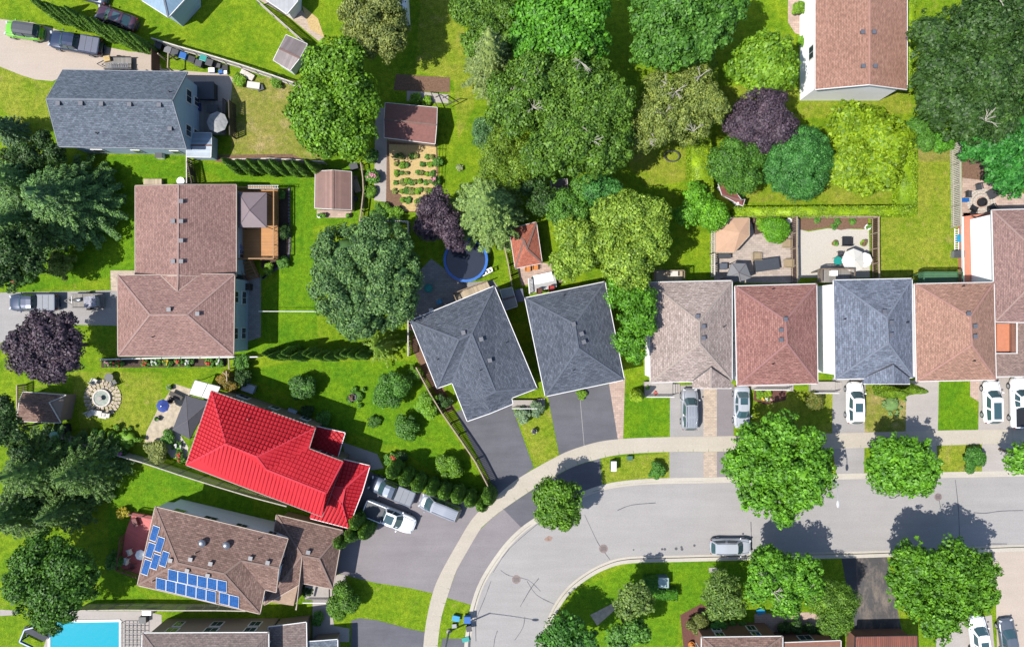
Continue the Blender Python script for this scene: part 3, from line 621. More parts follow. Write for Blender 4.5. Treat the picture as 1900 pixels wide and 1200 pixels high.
# blue-grey building cropped by the top edge
house('blue_grey_house', 'blue-grey metal roofed house cut by the top edge of the photo', 'house',
 dict(a=(262,-60,3.6), b=(262,0,3.6), c=(312,32,3.6), d=(352,-12,3.6), e=(352,-80,3.6), r=(300,-20,4.8)), ['abr','bcr','cdr','der','ear'], 'abcde', lined('blue_metal_roof', A(150,182,206), .4, 0, .8, .4, rnd=.05), capof(A(122,131,141)), SID_BLUE, 3.6, windows=False)
house('white_roofed_shed', 'pale metal roof cut by the top edge beside the vegetable beds', 'shed', dict(a=(500,-60,2.6), b=(494,0,2.6), c=(532,26,2.6), d=(552,2,2.6), e=(556,-60,2.6)), ['abcde'], 'abcde', lined('pale_metal_roof', A(204,204,206), .5, 0, .8, .4, rnd=.05), None, SID_G, 2.6, windows=False)
house('white_trailer', 'white boxy trailer at the top edge beside the olive tree', 'trailer', dict(a=(738,-50,2.6), b=(736,32,2.6), c=(756,30,2.6), d=(752,-50,2.6)), ['abcd'], 'abcd', WHITE, None, WHITE, 2.6, windows=False, inz=.05, trimw=0)
# houses cut by the bottom edge
rt, V, T = house('mud_brown_house', 'mud-brown roofed house at the bottom edge right of the turquoise pool', 'house',
 dict(a=(264,1174,4.6), b=(498,1173,4.6), c=(500,1380,4.6), d=(262,1380,4.6), p=(330,1260,'a','b',.36), q=(420,1260,'a','b',.36)), ['abqp','bcq','cdpq','dap'], 'abcd', S_MUD, capof(A(141,125,120)), SID_TAN, 4.6, rows=[1.6,3.2])
V2 = verts(dict(a=(498,1163,3.0), b=(568,1154,3.0), c=(572,1380,3.0), d=(498,1380,3.0))); roof_shell(V2, ['abcd'], rt, S_MUD, name='garage_roof'); walls(rt, V2, 'abcd', 3, SID_TAN, windows=False)
V2 = verts(dict(a=(572,1190,2.7), b=(626,1186,2.7), c=(628,1330,2.7), d=(572,1330,2.7))); roof_shell(V2, ['abcd'], rt, S_GREY, name='porch_roof'); walls(rt, V2, 'abcd', 2.7, SID_TAN, windows=False)
rt, V, T = house('brick_house', 'brown roofed brick house at the bottom edge beyond the hedges', 'house', dict(a=(1302,1182,4.4), b=(1452,1180,4.4), c=(1452,1360,4.4), d=(1302,1360,4.4), p=(1370,1240,'a','b',.36)), ['abp','bcp','cdp','dap'], 'abcd', S_SOL, capof(A(150,125,114)), BRICK, 4.4, rows=[1.5,3.1])
house('low_brick_house', 'low brick wing beside the brown roofed brick house', 'house', dict(a=(1452,1192,3.6), b=(1560,1188,3.6), c=(1560,1330,3.6), d=(1452,1330,3.6)), ['abcd'], 'abcd', BRICK, None, BRICK, 3.6, rows=[1.9])
house('ribbed_roof_house', 'rust red ribbed canopy roof at the bottom edge, end of the dark driveway', 'house', dict(a=(1588,1181,2.8), b=(1702,1179,2.8), c=(1704,1330,3.4), d=(1586,1330,3.4)), ['abcd'], 'abcd', lined('rust_ribs', A(160,92,72), .22, 0, .3, .7, gap=.25, rnd=.25), None, BRICK, 2.8, trim=DARKM, windows=False)
# ---------------------------------------------------------------- sheds and canopies
def shed(name, label, cat, A_, B_, C_, D_, r, s, mat, wallm, e=2.2, rh=3.1, trim=TRIM, kind='gable'):
    sp = dict(A=(*A_, e), B=(*B_, e), C=(*C_, e), D=(*D_, e), r=(*r, rh), s=(*s, rh))
    root, V, T = house(name, label, cat, sp, ['ABsr','DCsr'] if kind == 'gable' else ['ABsr','BCs','CDrs','DAr'], 'ABCD', mat, capof(A(141,112,103)), wallm, e, gables=[('B','C','s'),('A','D','r')] if kind == 'gable' else (), trim=trim, inz=.15, windows=False, trimw=.05)
    return root, V
shed('garden_shed', 'grey ribbed roof shed in the corner of the north lawn', 'shed', (531,65),(570,82),(538,131),(507,112),(518,90),(556,108), lined('grey_rib_roof', A(160,146,146), .35, 0, .7), SID_G, 2.1, 2.7)
shed('garden_shed', 'dull red felt roofed shed at the top of the straw vegetable garden', 'shed', (715,191),(811,200),(807,267),(713,255),(713,222),(810,232), plain('red_felt_roof', A(152,104,96), .95, .15), SID_TAN, 2.2, 2.9)
rt, V = shed('garden_shed', 'brown shingled shed with barn roof standing on the west lawn by a curved fence', 'shed', (585,318),(584,386),(652,389),(652,319),(618,316),(618,388), lined('brown_shed_roof', A(166,128,118), .3, 1, .75), SID_TAN, 2.3, 3.0)
rt, V = shed('garden_shed', 'brown shingled shed with a white framed window, under the purple tree', 'shed', (43,727),(122,733),(112,784),(31,781),(36,742),(90,746), S_SOL, SID_TAN, 2.2, 3.1)
rt, V = shed('garden_shed', 'terracotta hipped roof shed beside the yellow-green tree', 'shed', (945,425),(995,412),(1006,488),(956,498),(972,446),(978,462), shingle('terracotta_shingles', A(196,118,96), A(214,134,110), .3, .16), SID_TAN, 2.3, 3.2, kind='hip')
shed('storage_shed', 'pale grey lidded storage shed squeezed between the two dark roofed houses', 'shed', (928,538),(950,533),(960,568),(938,575),(927,556) if 0 else (933,556),(955,550), plain('resin_lid', A(160,164,160), .6, .06), SID_G, 1.9, 2.1)
shed('metal_shed', 'blue-grey metal shed against the grey house by the cedar row', 'shed', (347,246),(392,247),(391,292),(346,291),(346,270),(392,270), lined('blue_grey_ribs', A(176,194,212), .3, 1, .8, .4), SID_BLUE, 2.1, 2.6)
shed('garden_shed', 'dark red shed peeking out under the round green trees', 'shed', (1333,341),(1352,338),(1382,370),(1378,382),(1340,362),(1376,372), plain('dark_red_roof', A(150,84,80), .9, .15), SID_W, 2.0, 2.4)
shed('garden_shed', 'shaded grey roofed shed hidden between tree crowns', 'shed', (1022,335),(1052,332),(1055,358),(1026,362),(1024,348),(1053,345), plain('weathered_felt', A(130,116,120), .9, .2), SID_G, 2.0, 2.5)
def canopy(name, label, corners, apex, mat, e=2.3, ah=3.1, post=BLACK, cat='gazebo'):
    pts = PX(corners, e); c = P(*apex, ah); cen = sum(pts, Vector())/len(pts); root = thing(name, label, cat, (cen.x, cen.y, 0))
    m = M(); n = len(pts)
    for i in range(n):
        a, b = pts[i], pts[(i+1) % n]; q = [a, b, c]
        if (b-a).cross(c-a).z < 0: q.reverse()
        m.face(q); m.face([p-Vector((0,0,.03)) for p in reversed(q)]); m.face([a, b, b-Vector((0,0,.2)), a-Vector((0,0,.2))])
    m.build('canopy', mat, root)
    m = M()
    for a in pts: m.bar(a+Vector((0,0,.01)), c+Vector((0,0,.01)), .05, .03)
    m.build('canopy_seam', plain('canopy_seam_cloth', A(110,100,104), .8, .1), root)
    for a in pts: q = a+(cen-a)*.06; m = M(); m.tube((q.x,q.y,0), (q.x,q.y,e-.05), .045); m.build('post', post, root)
    return root
canopy('gazebo', 'mauve-grey four sided gazebo roof on the wooden deck', [(442,357),(495,357),(495,422),(442,422)], (463,390), plain('mauve_metal', A(150,132,136), .6, .06), 3.2, 4.1)
canopy('gazebo', 'charcoal cloth gazebo on flagstones beside the red roof', [(345,733),(389,745),(352,815),(320,797)], (348,780), plain('charcoal_cloth', A(84,84,94), .8, .1), 2.5, 3.2)
canopy('gazebo', 'grey four sided gazebo top touching the back of the taupe house', [(1358,488),(1384,489),(1394,515),(1375,523),(1347,516)], (1371,506), plain('grey_cloth', A(146,146,150), .8, .06), 2.3, 2.9)
# ---------------------------------------------------------------- decks
def deck(name, label, pts, h, mat, ang, rail=None, railmat=WOOD, steps=None, cat='deck', railh=.95):
    pl = [p.to_2d() for p in PX(pts, h)]; c = sum(pl, Vector((0,0)))/len(pl); root = thing(name, label, cat, (c.x, c.y, 0))
    m = M(); m.prism(pl, h-.16, h); m.build('deck_boards', mat, root, ang=ang)
    m = M()
    for p in inset(pl, .2): m.box((p[0], p[1], (h-.16)/2), (.12,.12,h-.16))
    m.build('deck_posts', railmat, root)
    if rail:
        for i, j in rail:
            a = Vector((*pl[i], 0)); b = Vector((*pl[j], 0)); L = (b-a).length; m = M()
            m.bar(a+Vector((0,0,h+railh)), b+Vector((0,0,h+railh)), .12, .05); m.bar(a+Vector((0,0,h+.12)), b+Vector((0,0,h+.12)), .06, .05)
            k = max(2, int(L/.16))
            for t in range(k+1):
                q = a+(b-a)*(t/k); w = .09 if t % 10 == 0 else .035; m.box((q.x, q.y, h+railh/2), (w, w, railh))
            m.build('railing', railmat, root)
    if steps:
        (x0,y0),(x1,y1),w = steps; a = P(x0,y0,h); b = P(x1,y1,0); n = max(3, int(h/.18)); m = M()
        for t in range(n):
            q = a+(b-a)*((t+.5)/n); d = (b-a); d.z = 0; d.normalize(); m.box((q.x,q.y,h-(t+1)*h/n), (.3, w, .05), math.atan2(d.y, d.x))
        d = (b-a); d.z = 0; d.normalize(); s = Vector((-d.y, d.x, 0))*w/2
        for k in (-1, 1): m.bar(a+s*k-Vector((0,0,.1)), b+s*k, .05, .2); m.bar(a+s*k+Vector((0,0,.9)), b+s*k+Vector((0,0,.9)), .08, .05); m.box(b+s*k+Vector((0,0,.45)), (.08,.08,.9))
        m.build('stairs', railmat, root)
    return root
ORG = lined('orange_boards', A(214,150,84), .14, 1, .7, rnd=.12); ORGR = plain('orange_rail', A(176,128,74), .6, .12); RDK = lined('red_boards', A(224,108,104), .14, 1, .7, rnd=.12); REDR = plain('red_stain', A(126,60,58), .7, .1)
deck('wooden_deck', 'orange stained deck with tall railing and stairs by the gazebo', [(440,352),(516,352),(516,482),(440,482)], 1.1, ORG, 0, [(0,1),(1,2),(2,3)], ORGR, ((456,484),(472,518),1.4), railh=1.5)
deck('wooden_deck', 'red stained deck behind the house with solar panels', [(246,950),(292,958),(262,1066),(224,1052),(232,990)], .7, RDK, -.5, [(0,1),(3,4),(2,3)], REDR)
deck('wooden_deck', 'grey board deck at the gable end of the grey house', [(352,186),(420,188),(420,250),(352,250)], .6, WOODG, 0, [(1,2)], WOODD)
deck('wooden_deck', 'pale wooden deck behind the angled dark roofed house', [(842,545),(904,522),(912,538),(850,562)], 1.0, WOODP, .4, [(0,1),(3,0)], WOOD)
deck('wooden_deck', 'small weathered balcony behind the taupe house', [(1213,503),(1266,503),(1266,521),(1213,521)], 2.2, WOODP, 0, [(0,1),(1,2),(3,0)], WOOD)
deck('wooden_deck', 'small dark balcony behind the blue-grey roofed house', [(1518,500),(1578,500),(1578,524),(1518,524)], 2.2, WOODG, 0, [(0,1),(1,2),(3,0)], WOOD)
deck('wooden_deck', 'green painted balcony behind the pink-brown house', [(1705,506),(1776,506),(1776,524),(1705,524)], 2.0, lined('green_boards', A(80,130,90), .14, 1), 0, [(0,1),(1,2),(3,0)], plain('green_paint', A(70,120,80), .6, .1))
deck('wooden_deck', 'white slatted back deck behind the hipped dark house', [(980,518),(1030,510),(1034,532),(982,545)], .9, lined('white_boards', A(222,222,222), .14, 1), .2, [(3,0)], TRIM)
# terrace beside the end house
rt = thing('terrace', 'terracotta raised terrace against the white wall', 'terrace', (P(1803,450).x, P(1803,450).y, 0)); m = M(); m.prism([p.to_2d() for p in PX([(1785,402),(1840,394),(1840,524),(1787,524)], .8)], 0, .8); m.build('terrace_floor', plain('terracotta_floor', A(224,144,116), .8, .08), rt)
m = M(); m.bar(P(1785,402,.95), P(1787,524,.95), .15, .3); m.build('parapet', TRIM, rt)
# porches and steps of the row houses
def porch(label, x0, y0, x1, y1, mat=CON, steps='bottom', h=.6, rail=TRIM):
    pl = [p.to_2d() for p in PX([(x0,y0),(x1,y0),(x1,y1),(x0,y1)], h)]; c = sum(pl, Vector((0,0)))/4; root = thing('porch', label, 'porch', (c.x, c.y, 0)); m = M(); m.prism(pl, 0, h); m.build('porch_slab', mat, root)
    m = M(); pl = ccw(pl)
    a, b = Vector((*pl[0], h)), Vector((*pl[1], h)); m.bar(a+Vector((0,0,.9)), b+Vector((0,0,.9)), .08, .06); k = max(2, int((b-a).length/.2))
    for i in range(k+1): q = a+(b-a)*(i/k); m.box(q+Vector((0,0,.45)), (.04,.04,.9))
    m.build('railing', rail, root)
    m = M()
    for i in range(3): m.box(Vector((pl[1][0]+.2+.3*i, (pl[1][1]+pl[2][1])/2, (h-.15*(i+1))/2)), (.3, 1.1, h-.15*(i+1)))
    m.build('steps', mat, root)
porch('pale porch with white slatted steps at the taupe house front', 1196,708,1248,735)
porch('narrow pale porch below the red-brown house', 1395,712,1460,722); porch('white railed porch between the red-brown and blue-grey houses', 1505,708,1550,728); porch('pale porch slab at the corner of the angled house', 950,742,996,722+34)
porch('beige front step of the house with solar panels', 566,1086,610,1112,CON)
# ---------------------------------------------------------------- trees and shrubs
def leafmesh(name, cen, nor, size, mat, parent, rng, off, asp=.62, extra=None):
    """one kite-shaped leaf cluster per point"""
    n = len(cen); nor = nor/np.linalg.norm(nor, axis=1, keepdims=True)
    r = rng.normal(size=(n,3)); t = r-nor*np.sum(r*nor, axis=1, keepdims=True); t /= np.linalg.norm(t, axis=1, keepdims=True); b = np.cross(nor, t)
    s = size[:,None]; v = np.empty((n,4,3))
    v[:,0] = cen-t*s; v[:,1] = cen-b*s*asp+nor*s*.12; v[:,2] = cen+t*s; v[:,3] = cen+b*s*asp+nor*s*.12
    v = v.reshape(-1,3)-np.array(off); idx = np.arange(4*n)
    if extra:
        ev, ef = extra; ev = np.array(ev)-np.array(off)
    else: ev = np.zeros((0,3)); ef = []
    me = bpy.data.meshes.new(name); V_ = np.vstack([v, ev]) if len(ev) else v
    me.vertices.add(len(V_)); me.vertices.foreach_set('co', V_.astype(np.float32).ravel())
    el = [i+4*n for f in ef for i in f]; loops = np.concatenate([idx, np.array(el, dtype=int)]) if el else idx
    me.loops.add(len(loops)); me.loops.foreach_set('vertex_index', loops.astype(np.int32))
    tot = np.concatenate([np.full(n,4), np.array([len(f) for f in ef], dtype=int)]) if ef else np.full(n,4)
    st = np.concatenate([[0], np.cumsum(tot)[:-1]])
    me.polygons.add(len(tot)); me.polygons.foreach_set('loop_start', st.astype(np.int32)); me.polygons.foreach_set('loop_total', tot.astype(np.int32))
    me.update(calc_edges=True); me.materials.append(mat)
    o = bpy.data.objects.new(name, me); C.objects.link(o)
    if parent: o.parent = parent
    return o
def sph(rng, n):
    d = rng.normal(size=(n,3)); return d/np.linalg.norm(d, axis=1, keepdims=True)
TREEN = [0]
def tree(label, lobes, cz, mat, cat='tree', name='tree', leaf=.2, flat=.75, dens=1.0, bare=0, bark=BARK, group=None, lump=.34, trunkr=None, ragged=.36, spiky=False, fill=.55, leafj=.72):
    """lobes: (photo x, photo y, photo radius) of each big mass of the crown, whose middle is cz above ground"""
    TREEN[0] += 1; rng = np.random.default_rng(1000+TREEN[0]); rr = random.Random(TREEN[0]); leaf = leaf*.86
    k = (CAMH-cz)/CAMH
    big = [(P(x, y, cz), r/PPM*k) for x, y, r in lobes]; R = max(b[1] for b in big)
    wsum = sum(b[1]**2 for b in big); c0 = sum((b[0]*(b[1]**2) for b in big), Vector())/wsum
    root = thing(name, label, cat, (c0.x, c0.y, 0), 0, group)
    cen = []; nor = []; sz = []; ex = M()
    for bc, br in big:
        bz = br*flat; zc = max(bc.z+(rr.uniform(-.22,.16)*br if len(big) > 1 else 0), bz*.72)
        ex.blob((bc.x, bc.y, zc), (br*fill*.86, br*fill*.86, bz*fill*.86), .1, rr, (10,7))
        nl = max(7, int(10/(lump*lump)*.27)); d = sph(rng, nl*2); d = d[d[:,2] > -.55][:nl]
        ne = int(5+br*3.2)
        for iq, q in enumerate(list(d)+[np.array([math.cos(a_), math.sin(a_), rr.uniform(-.3,.5)]) for a_ in [rr.uniform(0,2*PI) for _ in range(ne)]]):
            if iq >= len(d): q = q/np.linalg.norm(q)
            lr = br*lump*(rr.uniform(.55,1.3) if iq < len(d) else rr.uniform(.28,.5)); k2 = rr.uniform(1-ragged, 1.03)*(1.13 if rr.random() < .22 else 1) if iq < len(d) else rr.uniform(.96, 1.0+ragged*.24)
            lc = np.array([bc.x+q[0]*(br-lr*.8)*k2, bc.y+q[1]*(br-lr*.8)*k2, max(lr*.5, zc+q[2]*(bz-lr*.6)*k2)])
            ex.blob(lc, lr*.34, .2, rr, (6,5))
            ns = int(dens*1.55*2*PI*lr*lr/(leaf*leaf*2*.62)); e = sph(rng, ns)
            e[:,2] = np.where(e[:,2] < -.25, -e[:,2], e[:,2])
            rad = lr*(rng.uniform(0, 1, (ns,1))**.6*.72+.5)
            p = lc+e*rad*np.array([1,1,.85]); cen.append(p)
            nn = e*1.5+q*.5+np.array([0,0,.15])+rng.normal(size=(ns,3))*leafj; nor.append(nn)
            sz.append(leaf*rng.uniform(.6,1.3,ns))
    cen = np.vstack(cen); nor = np.vstack(nor); sz = np.concatenate(sz)
    keep = cen[:,2] > .1; cen, nor, sz = cen[keep], nor[keep], sz[keep]
    leafmesh('crown', cen, nor, sz, mat, root, rng, (c0.x, c0.y, 0), .34 if spiky else .62, (ex.v, ex.f))
    tr = M(); t0 = trunkr or max(.05, R*.05); top = Vector((c0.x, c0.y, cz*.75))
    tr.tube((c0.x,c0.y,-.05), (c0.x,c0.y,cz*.45), t0*1.3, t0, 8); tr.tube((c0.x,c0.y,cz*.45), top, t0, t0*.55, 8)
    for bc, br in big[:6]:
        for _ in range(3):
            a = rr.uniform(0, 2*PI); e = Vector((bc.x+math.cos(a)*br*.55, bc.y+math.sin(a)*br*.55, cz+br*flat*.3)); s_ = Vector((c0.x,c0.y,cz*rr.uniform(.35,.7))); tr.tube(s_, e, t0*.4, t0*.12, 6)
    tr.build('trunk', bark, root)
    if bare:
        for i in range(bare):
            bc, br = rr.choice(big); a = rr.uniform(0,2*PI); q = Vector((bc.x+math.cos(a)*br*rr.uniform(.1,.7), bc.y+math.sin(a)*br*rr.uniform(.1,.7), 0)); q.z = bc.z+br*flat*.76
            m = M()
            for j in range(rr.randint(4,7)):
                b_ = rr.uniform(0,2*PI); l = rr.uniform(.35,1)*br*.3; e = q+Vector((math.cos(b_)*l, math.sin(b_)*l, l*.35)); m.tube(q-Vector((0,0,.4)), e, .045, .02, 5)
                for _ in range(3): b2 = b_+rr.uniform(-.9,.9); f = e+Vector((math.cos(b2)*l*.45, math.sin(b2)*l*.45, l*.12)); m.tube(q.lerp(e, rr.uniform(.4,1)), f, .022, .012, 4)
            m.build('bare_branch', BARKP, root)
    return root
def conifer(label, px, py, r, h, mat, cat='spruce', name='spruce_tree', group=None, n=26, tiers=9, leaf=.17, droop=.35, low=.06, dens=1.0, bark=BARK):
    """px,py,r: where the lower skirt shows in the photo; h: height of the tree"""
    TREEN[0] += 1; rng = np.random.default_rng(1000+TREEN[0]); rr = random.Random(TREEN[0]); hm = h*.35; k = (CAMH-hm)/CAMH
    b = P(px, py, hm); R = r/PPM*k; root = thing(name, label, cat, (b.x, b.y, 0), 0, group); cen = []; nor = []; sz = []; ex = M()
    ex.lathe((b.x,b.y,0), [(R*.5,h*low),(R*.62,h*(low+.1)),(R*.34,h*.5),(R*.04,h*.93)], 10)
    tw = M()
    for i in range(tiers):
        f = i/(tiers-1); z = h*(low+.1+(.86-low)*f); L0 = R*(1-f)**.85*.97+.15; nb = max(6, int(n*(1-f*.6)))
        a0 = rr.uniform(0, 1)
        for j in range(nb):
            a = 2*PI*(j+a0)/nb+rr.uniform(-.12,.12); L = L0*rr.uniform(.78,1.08); dirv = np.array([math.cos(a), math.sin(a), 0])
            ns = int(dens*L*34*max(.35,L*.35)/(leaf/.17)**2)+6; t = rng.uniform(.12, 1, ns)**.8; w = (.08+.30*np.minimum(1, L/2.5))*(1.1-t*.75)
            side = np.array([-dirv[1], dirv[0], 0]); u = rng.uniform(-1,1,ns)
            p = np.array([b.x,b.y,z])+dirv*(t*L)[:,None]+side*(u*w*L*.42)[:,None]; p[:,2] += -droop*L*t*t*.8+.18*L*t-np.abs(u)*.12+rng.normal(size=ns)*.04
            cen.append(p); nn = np.array([0,0,1.])+dirv*.35+side*u[:,None]*.6+rng.normal(size=(ns,3))*.35; nor.append(nn); sz.append(leaf*rng.uniform(.55,1.25,ns))
    cen = np.vstack(cen); nor = np.vstack(nor); sz = np.concatenate(sz); kp = cen[:,2] > .08
    leafmesh('crown', cen[kp], nor[kp], sz[kp], mat, root, rng, (b.x,b.y,0), .36, (ex.v, ex.f))
    m = M(); m.tube((b.x,b.y,-.05), (b.x,b.y,h*.97), max(.08,R*.06), .02, 8); m.build('trunk', bark, root); return root
def cedar(label, px, py, w, h, mat, group=None, cat='cedar', name='cedar_tree', round_=False, leaf=.09, lean=None):
    """column shrub standing at photo point px,py; w = photo width"""
    TREEN[0] += 1; rng = np.random.default_rng(1000+TREEN[0]); b = P(px, py); R = w/PPM/2; root = thing(name, label, cat, (b.x,b.y,0), 0, group)
    prof = (lambda t: math.sqrt(max(0, 1-(t*1.02-.36)**2/.44))) if round_ else (lambda t: (min(1, .62+t*2.2))*(1-t)**.62*1.15 if t > .0 else .62)
    ex = M(); ex.lathe((b.x,b.y,0), [(R*.84*prof(t), h*t) for t in (0,.12,.3,.5,.7,.85,.95,.99)], 10)
    n = int(2.4*PI*R*h/(leaf*leaf*2*.5))+60; t = rng.uniform(0,.99,n); t = 1-np.sqrt(1-t*(2-t)*.999) if False else t**1.0; a = rng.uniform(0,2*PI,n)
    rad = np.array([prof(x) for x in t])*R*(1+.1*np.sin(a*5+t*9))*rng.uniform(.84,1.06,n)
    cen = np.stack([b.x+rad*np.cos(a), b.y+rad*np.sin(a), h*t+.02], 1); nor = np.stack([np.cos(a), np.sin(a), np.full(n,.5)], 1)+rng.normal(size=(n,3))*.4
    leafmesh('foliage', cen, nor, leaf*rng.uniform(.6,1.35,n), mat, root, rng, (b.x,b.y,0), .5, (ex.v, ex.f))
    m = M(); m.tube((b.x,b.y,-.05), (b.x,b.y,h*.5), max(.03,R*.15), .02, 6); m.build('trunk', BARK, root); return root
def shrub(label, px, py, r, h, mat, leaf=.1, cat='shrub', name='shrub', group=None, dens=1.0, flowers=None, nf=20, lump=.42, flat=None):
    TREEN[0] += 1; rng = np.random.default_rng(1000+TREEN[0]); rr = random.Random(TREEN[0]); b = P(px, py, h*.5); R = r/PPM; root = thing(name, label, cat, (b.x,b.y,0), 0, group)
    cen = []; nor = []; sz = []; ex = M(); ex.blob((b.x,b.y,h*.45), (R*.6,R*.6,h*.38), .12, rr, (8,6))
    for q in sph(rng, 16):
        lr = min(R,h)*lump*rr.uniform(.45,1.25); ko = rr.uniform(.7,1.22); lc = np.array([b.x+q[0]*(R-lr*.8)*ko, b.y+q[1]*(R-lr*.8)*ko, max(lr*.5, h*.5+abs(q[2])*(h*.5-lr*.7))]); ex.blob(lc, lr*.6, .15, rr, (6,5))
        ns = int(dens*2.6*2*PI*lr*lr/(leaf*leaf*1.2))+10; e = sph(rng, ns); e[:,2] = np.abs(e[:,2]); cen.append(lc+e*lr*rng.uniform(.7,1.1,(ns,1))); nor.append(e+np.array([0,0,.5])+rng.normal(size=(ns,3))*.5); sz.append(leaf*rng.uniform(.6,1.3,ns))
    cen = np.vstack(cen); leafmesh('foliage', cen, np.vstack(nor), np.concatenate(sz), mat, root, rng, (b.x,b.y,0), .55, (ex.v, ex.f))
    m = M(); m.tube((b.x,b.y,-.03), (b.x,b.y,h*.5), .04, .02, 6); m.build('stem', BARK, root)
    if flowers:
        m = M(); top = cen[np.argsort(-cen[:,2])][:max(nf*6, 60)]
        for i in rng.choice(len(top), nf, replace=len(top) < nf): p = top[i]; m.blob((p[0],p[1],p[2]+.06), rr.uniform(.07,.14), .2, rr, (6,4))
        m.build('flowers', flowers, root)
    return root
def hedge(label, pts, h, mat, leaf=.09, name='hedge', group=None):
    TREEN[0] += 1; rng = np.random.default_rng(1000+TREEN[0]); pl = ccw([p.to_2d() for p in PX(pts, h)]); c = sum((Vector(p) for p in pl), Vector((0,0)))/len(pl); root = thing(name, label, 'hedge', (c.x,c.y,0), 0, group)
    ex = M(); ins = inset(pl, .1); ex.prism(ins, 0, h-.08); cen = []; nor = []
    xs = [p[0] for p in pl]; ys = [p[1] for p in pl]; area = (max(xs)-min(xs))*(max(ys)-min(ys)); n = int(area/(leaf*leaf*.75))
    def inside(q):
        s = np.zeros(len(q), bool)
        for i in range(len(pl)):
            a, b = pl[i-1], pl[i]; cond = ((a[1] > q[:,1]) != (b[1] > q[:,1])); xx = (b[0]-a[0])*(q[:,1]-a[1])/((b[1]-a[1]) or 1e-9)+a[0]; s ^= cond & (q[:,0] < xx)
        return s
    q = np.stack([rng.uniform(min(xs),max(xs),n), rng.uniform(min(ys),max(ys),n)],1); q = q[inside(q)]
    cen.append(np.column_stack([q, h-.04+.07*np.sin(q[:,0]*2.1+q[:,1]*1.7)+rng.normal(size=len(q))*.04])); nor.append(np.array([0,0,1.])+rng.normal(size=(len(q),3))*.45)
    for i in range(len(pl)):
        a = Vector(pl[i]); b = Vector(pl[(i+1) % len(pl)]); L = (b-a).length; k = int(L*h/(leaf*leaf*.8)); d = (b-a).normalized(); t = rng.uniform(0,1,k)
        cen.append(np.column_stack([a.x+d.x*L*t+rng.normal(size=k)*.04, a.y+d.y*L*t+rng.normal(size=k)*.04, rng.uniform(.03,h,k)])); nor.append(np.array([d.y,-d.x,.3])+rng.normal(size=(k,3))*.45)
    cen = np.vstack(cen); leafmesh('foliage', cen, np.vstack(nor), leaf*rng.uniform(.6,1.3,len(cen)), mat, root, rng, (c.x,c.y,0), .5, (ex.v, ex.f)); return root
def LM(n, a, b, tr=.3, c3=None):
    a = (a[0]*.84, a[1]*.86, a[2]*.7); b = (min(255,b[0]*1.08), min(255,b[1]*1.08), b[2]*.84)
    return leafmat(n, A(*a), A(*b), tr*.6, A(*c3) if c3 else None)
L_MAP = LM('maple_leaves', (100,160,44), (146,200,66)); L_MAPD = LM('deep_maple_leaves', (74,138,58), (116,176,80)); L_STR = LM('street_maple_leaves', (92,166,44), (138,206,70))
L_BRI = LM('bright_leaves', (84,164,48), (124,200,68)); L_TEAL = LM('blue_green_leaves', (76,128,98), (132,174,120), .2); L_OLV = LM('olive_leaves', (130,148,92), (172,184,124), .2)
L_BIR = LM('birch_leaves', (86,138,54), (132,178,76)); L_SPB = LM('sparse_birch_leaves', (132,156,88), (176,194,120)); L_YEL = LM('yellow_green_leaves', (136,186,32), (178,212,56)); L_YG = LM('lime_leaves', (118,180,44), (160,208,70))
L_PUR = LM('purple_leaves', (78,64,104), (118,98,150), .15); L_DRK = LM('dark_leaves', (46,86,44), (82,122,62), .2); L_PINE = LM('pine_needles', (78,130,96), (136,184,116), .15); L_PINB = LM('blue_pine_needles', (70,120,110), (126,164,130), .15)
L_SPR = LM('pale_spruce_needles', (122,164,104), (170,202,134), .2); L_SPG = LM('grey_spruce_needles', (128,158,108), (168,190,136), .2); L_LOC = LM('locust_leaves', (134,184,66), (184,218,104)); L_CED = LM('cedar_foliage', (64,116,36), (124,172,64), .15)
L_CEDY = LM('golden_cedar_foliage', (140,188,36), (178,212,60), .15); L_HDG = LM('hedge_leaves', (136,188,26), (174,210,46), .2); L_MID = LM('mid_green_leaves', (88,152,70), (130,190,92)); L_TL2 = LM('teal_leaves', (60,134,72), (96,168,98), .2)
L_ROUND = LM('round_green_leaves', (72,132,52), (112,168,72), .2); L_BLUE = LM('blue_spruce_needles', (110,150,150), (160,188,180), .1)
FR = solid('red_flowers', 214,70,48); FPK = solid('pink_flowers', 226,150,170); FPU = solid('purple_flowers', 160,60,150); FWH = solid('white_flowers', 240,240,236); FYE = solid('yellow_flowers', 240,206,40)
BT = 'broadleaf tree'
tree('large maple with bright mottled crown east of the brown dry lawn', [(615,130,55),(650,185,55),(585,185,48),(610,235,60),(655,255,45),(570,215,40),(640,110,38)], 7, L_MAP, leaf=.22)
tree('grey-olive leaved tree at the top edge above the mottled maple', [(680,30,50),(712,75,42),(670,75,40),(700,-10,60),(725,40,36)], 6, L_OLV, leaf=.15, lump=.28)
tree('light feathery tree at the top edge left of the brightest green maple', [(870,20,36),(900,60,36),(905,0,40),(880,85,28),(935,20,36),(940,70,30)], 6, L_BIR, leaf=.15)
tree('brightest green dense maple at the top edge', [(1010,30,62),(1075,20,62),(1045,75,60),(985,75,42),(1095,80,40)], 8, L_BRI, leaf=.25)
conifer('grey-green spruce left below the brightest green maple', 912,120, 58, 15, L_SPG)
tree('broad dark green birch with pale bare twigs in the middle of the wood', [(1000,165,66),(1075,155,68),(1040,215,70),(1112,222,66),(955,205,52),(1080,275,66),(1015,285,52),(1138,180,40),(1120,280,48),(935,165,34)], 9, L_BIR, leaf=.19, bare=5, lump=.28)
tree('large deep green maple with layered tufts at the top edge', [(1220,30,52),(1275,15,62),(1320,40,52),(1250,85,50),(1205,90,36),(1300,75,40),(1345,10,44)], 8, L_MAPD, leaf=.22, lump=.26, dens=1.1)
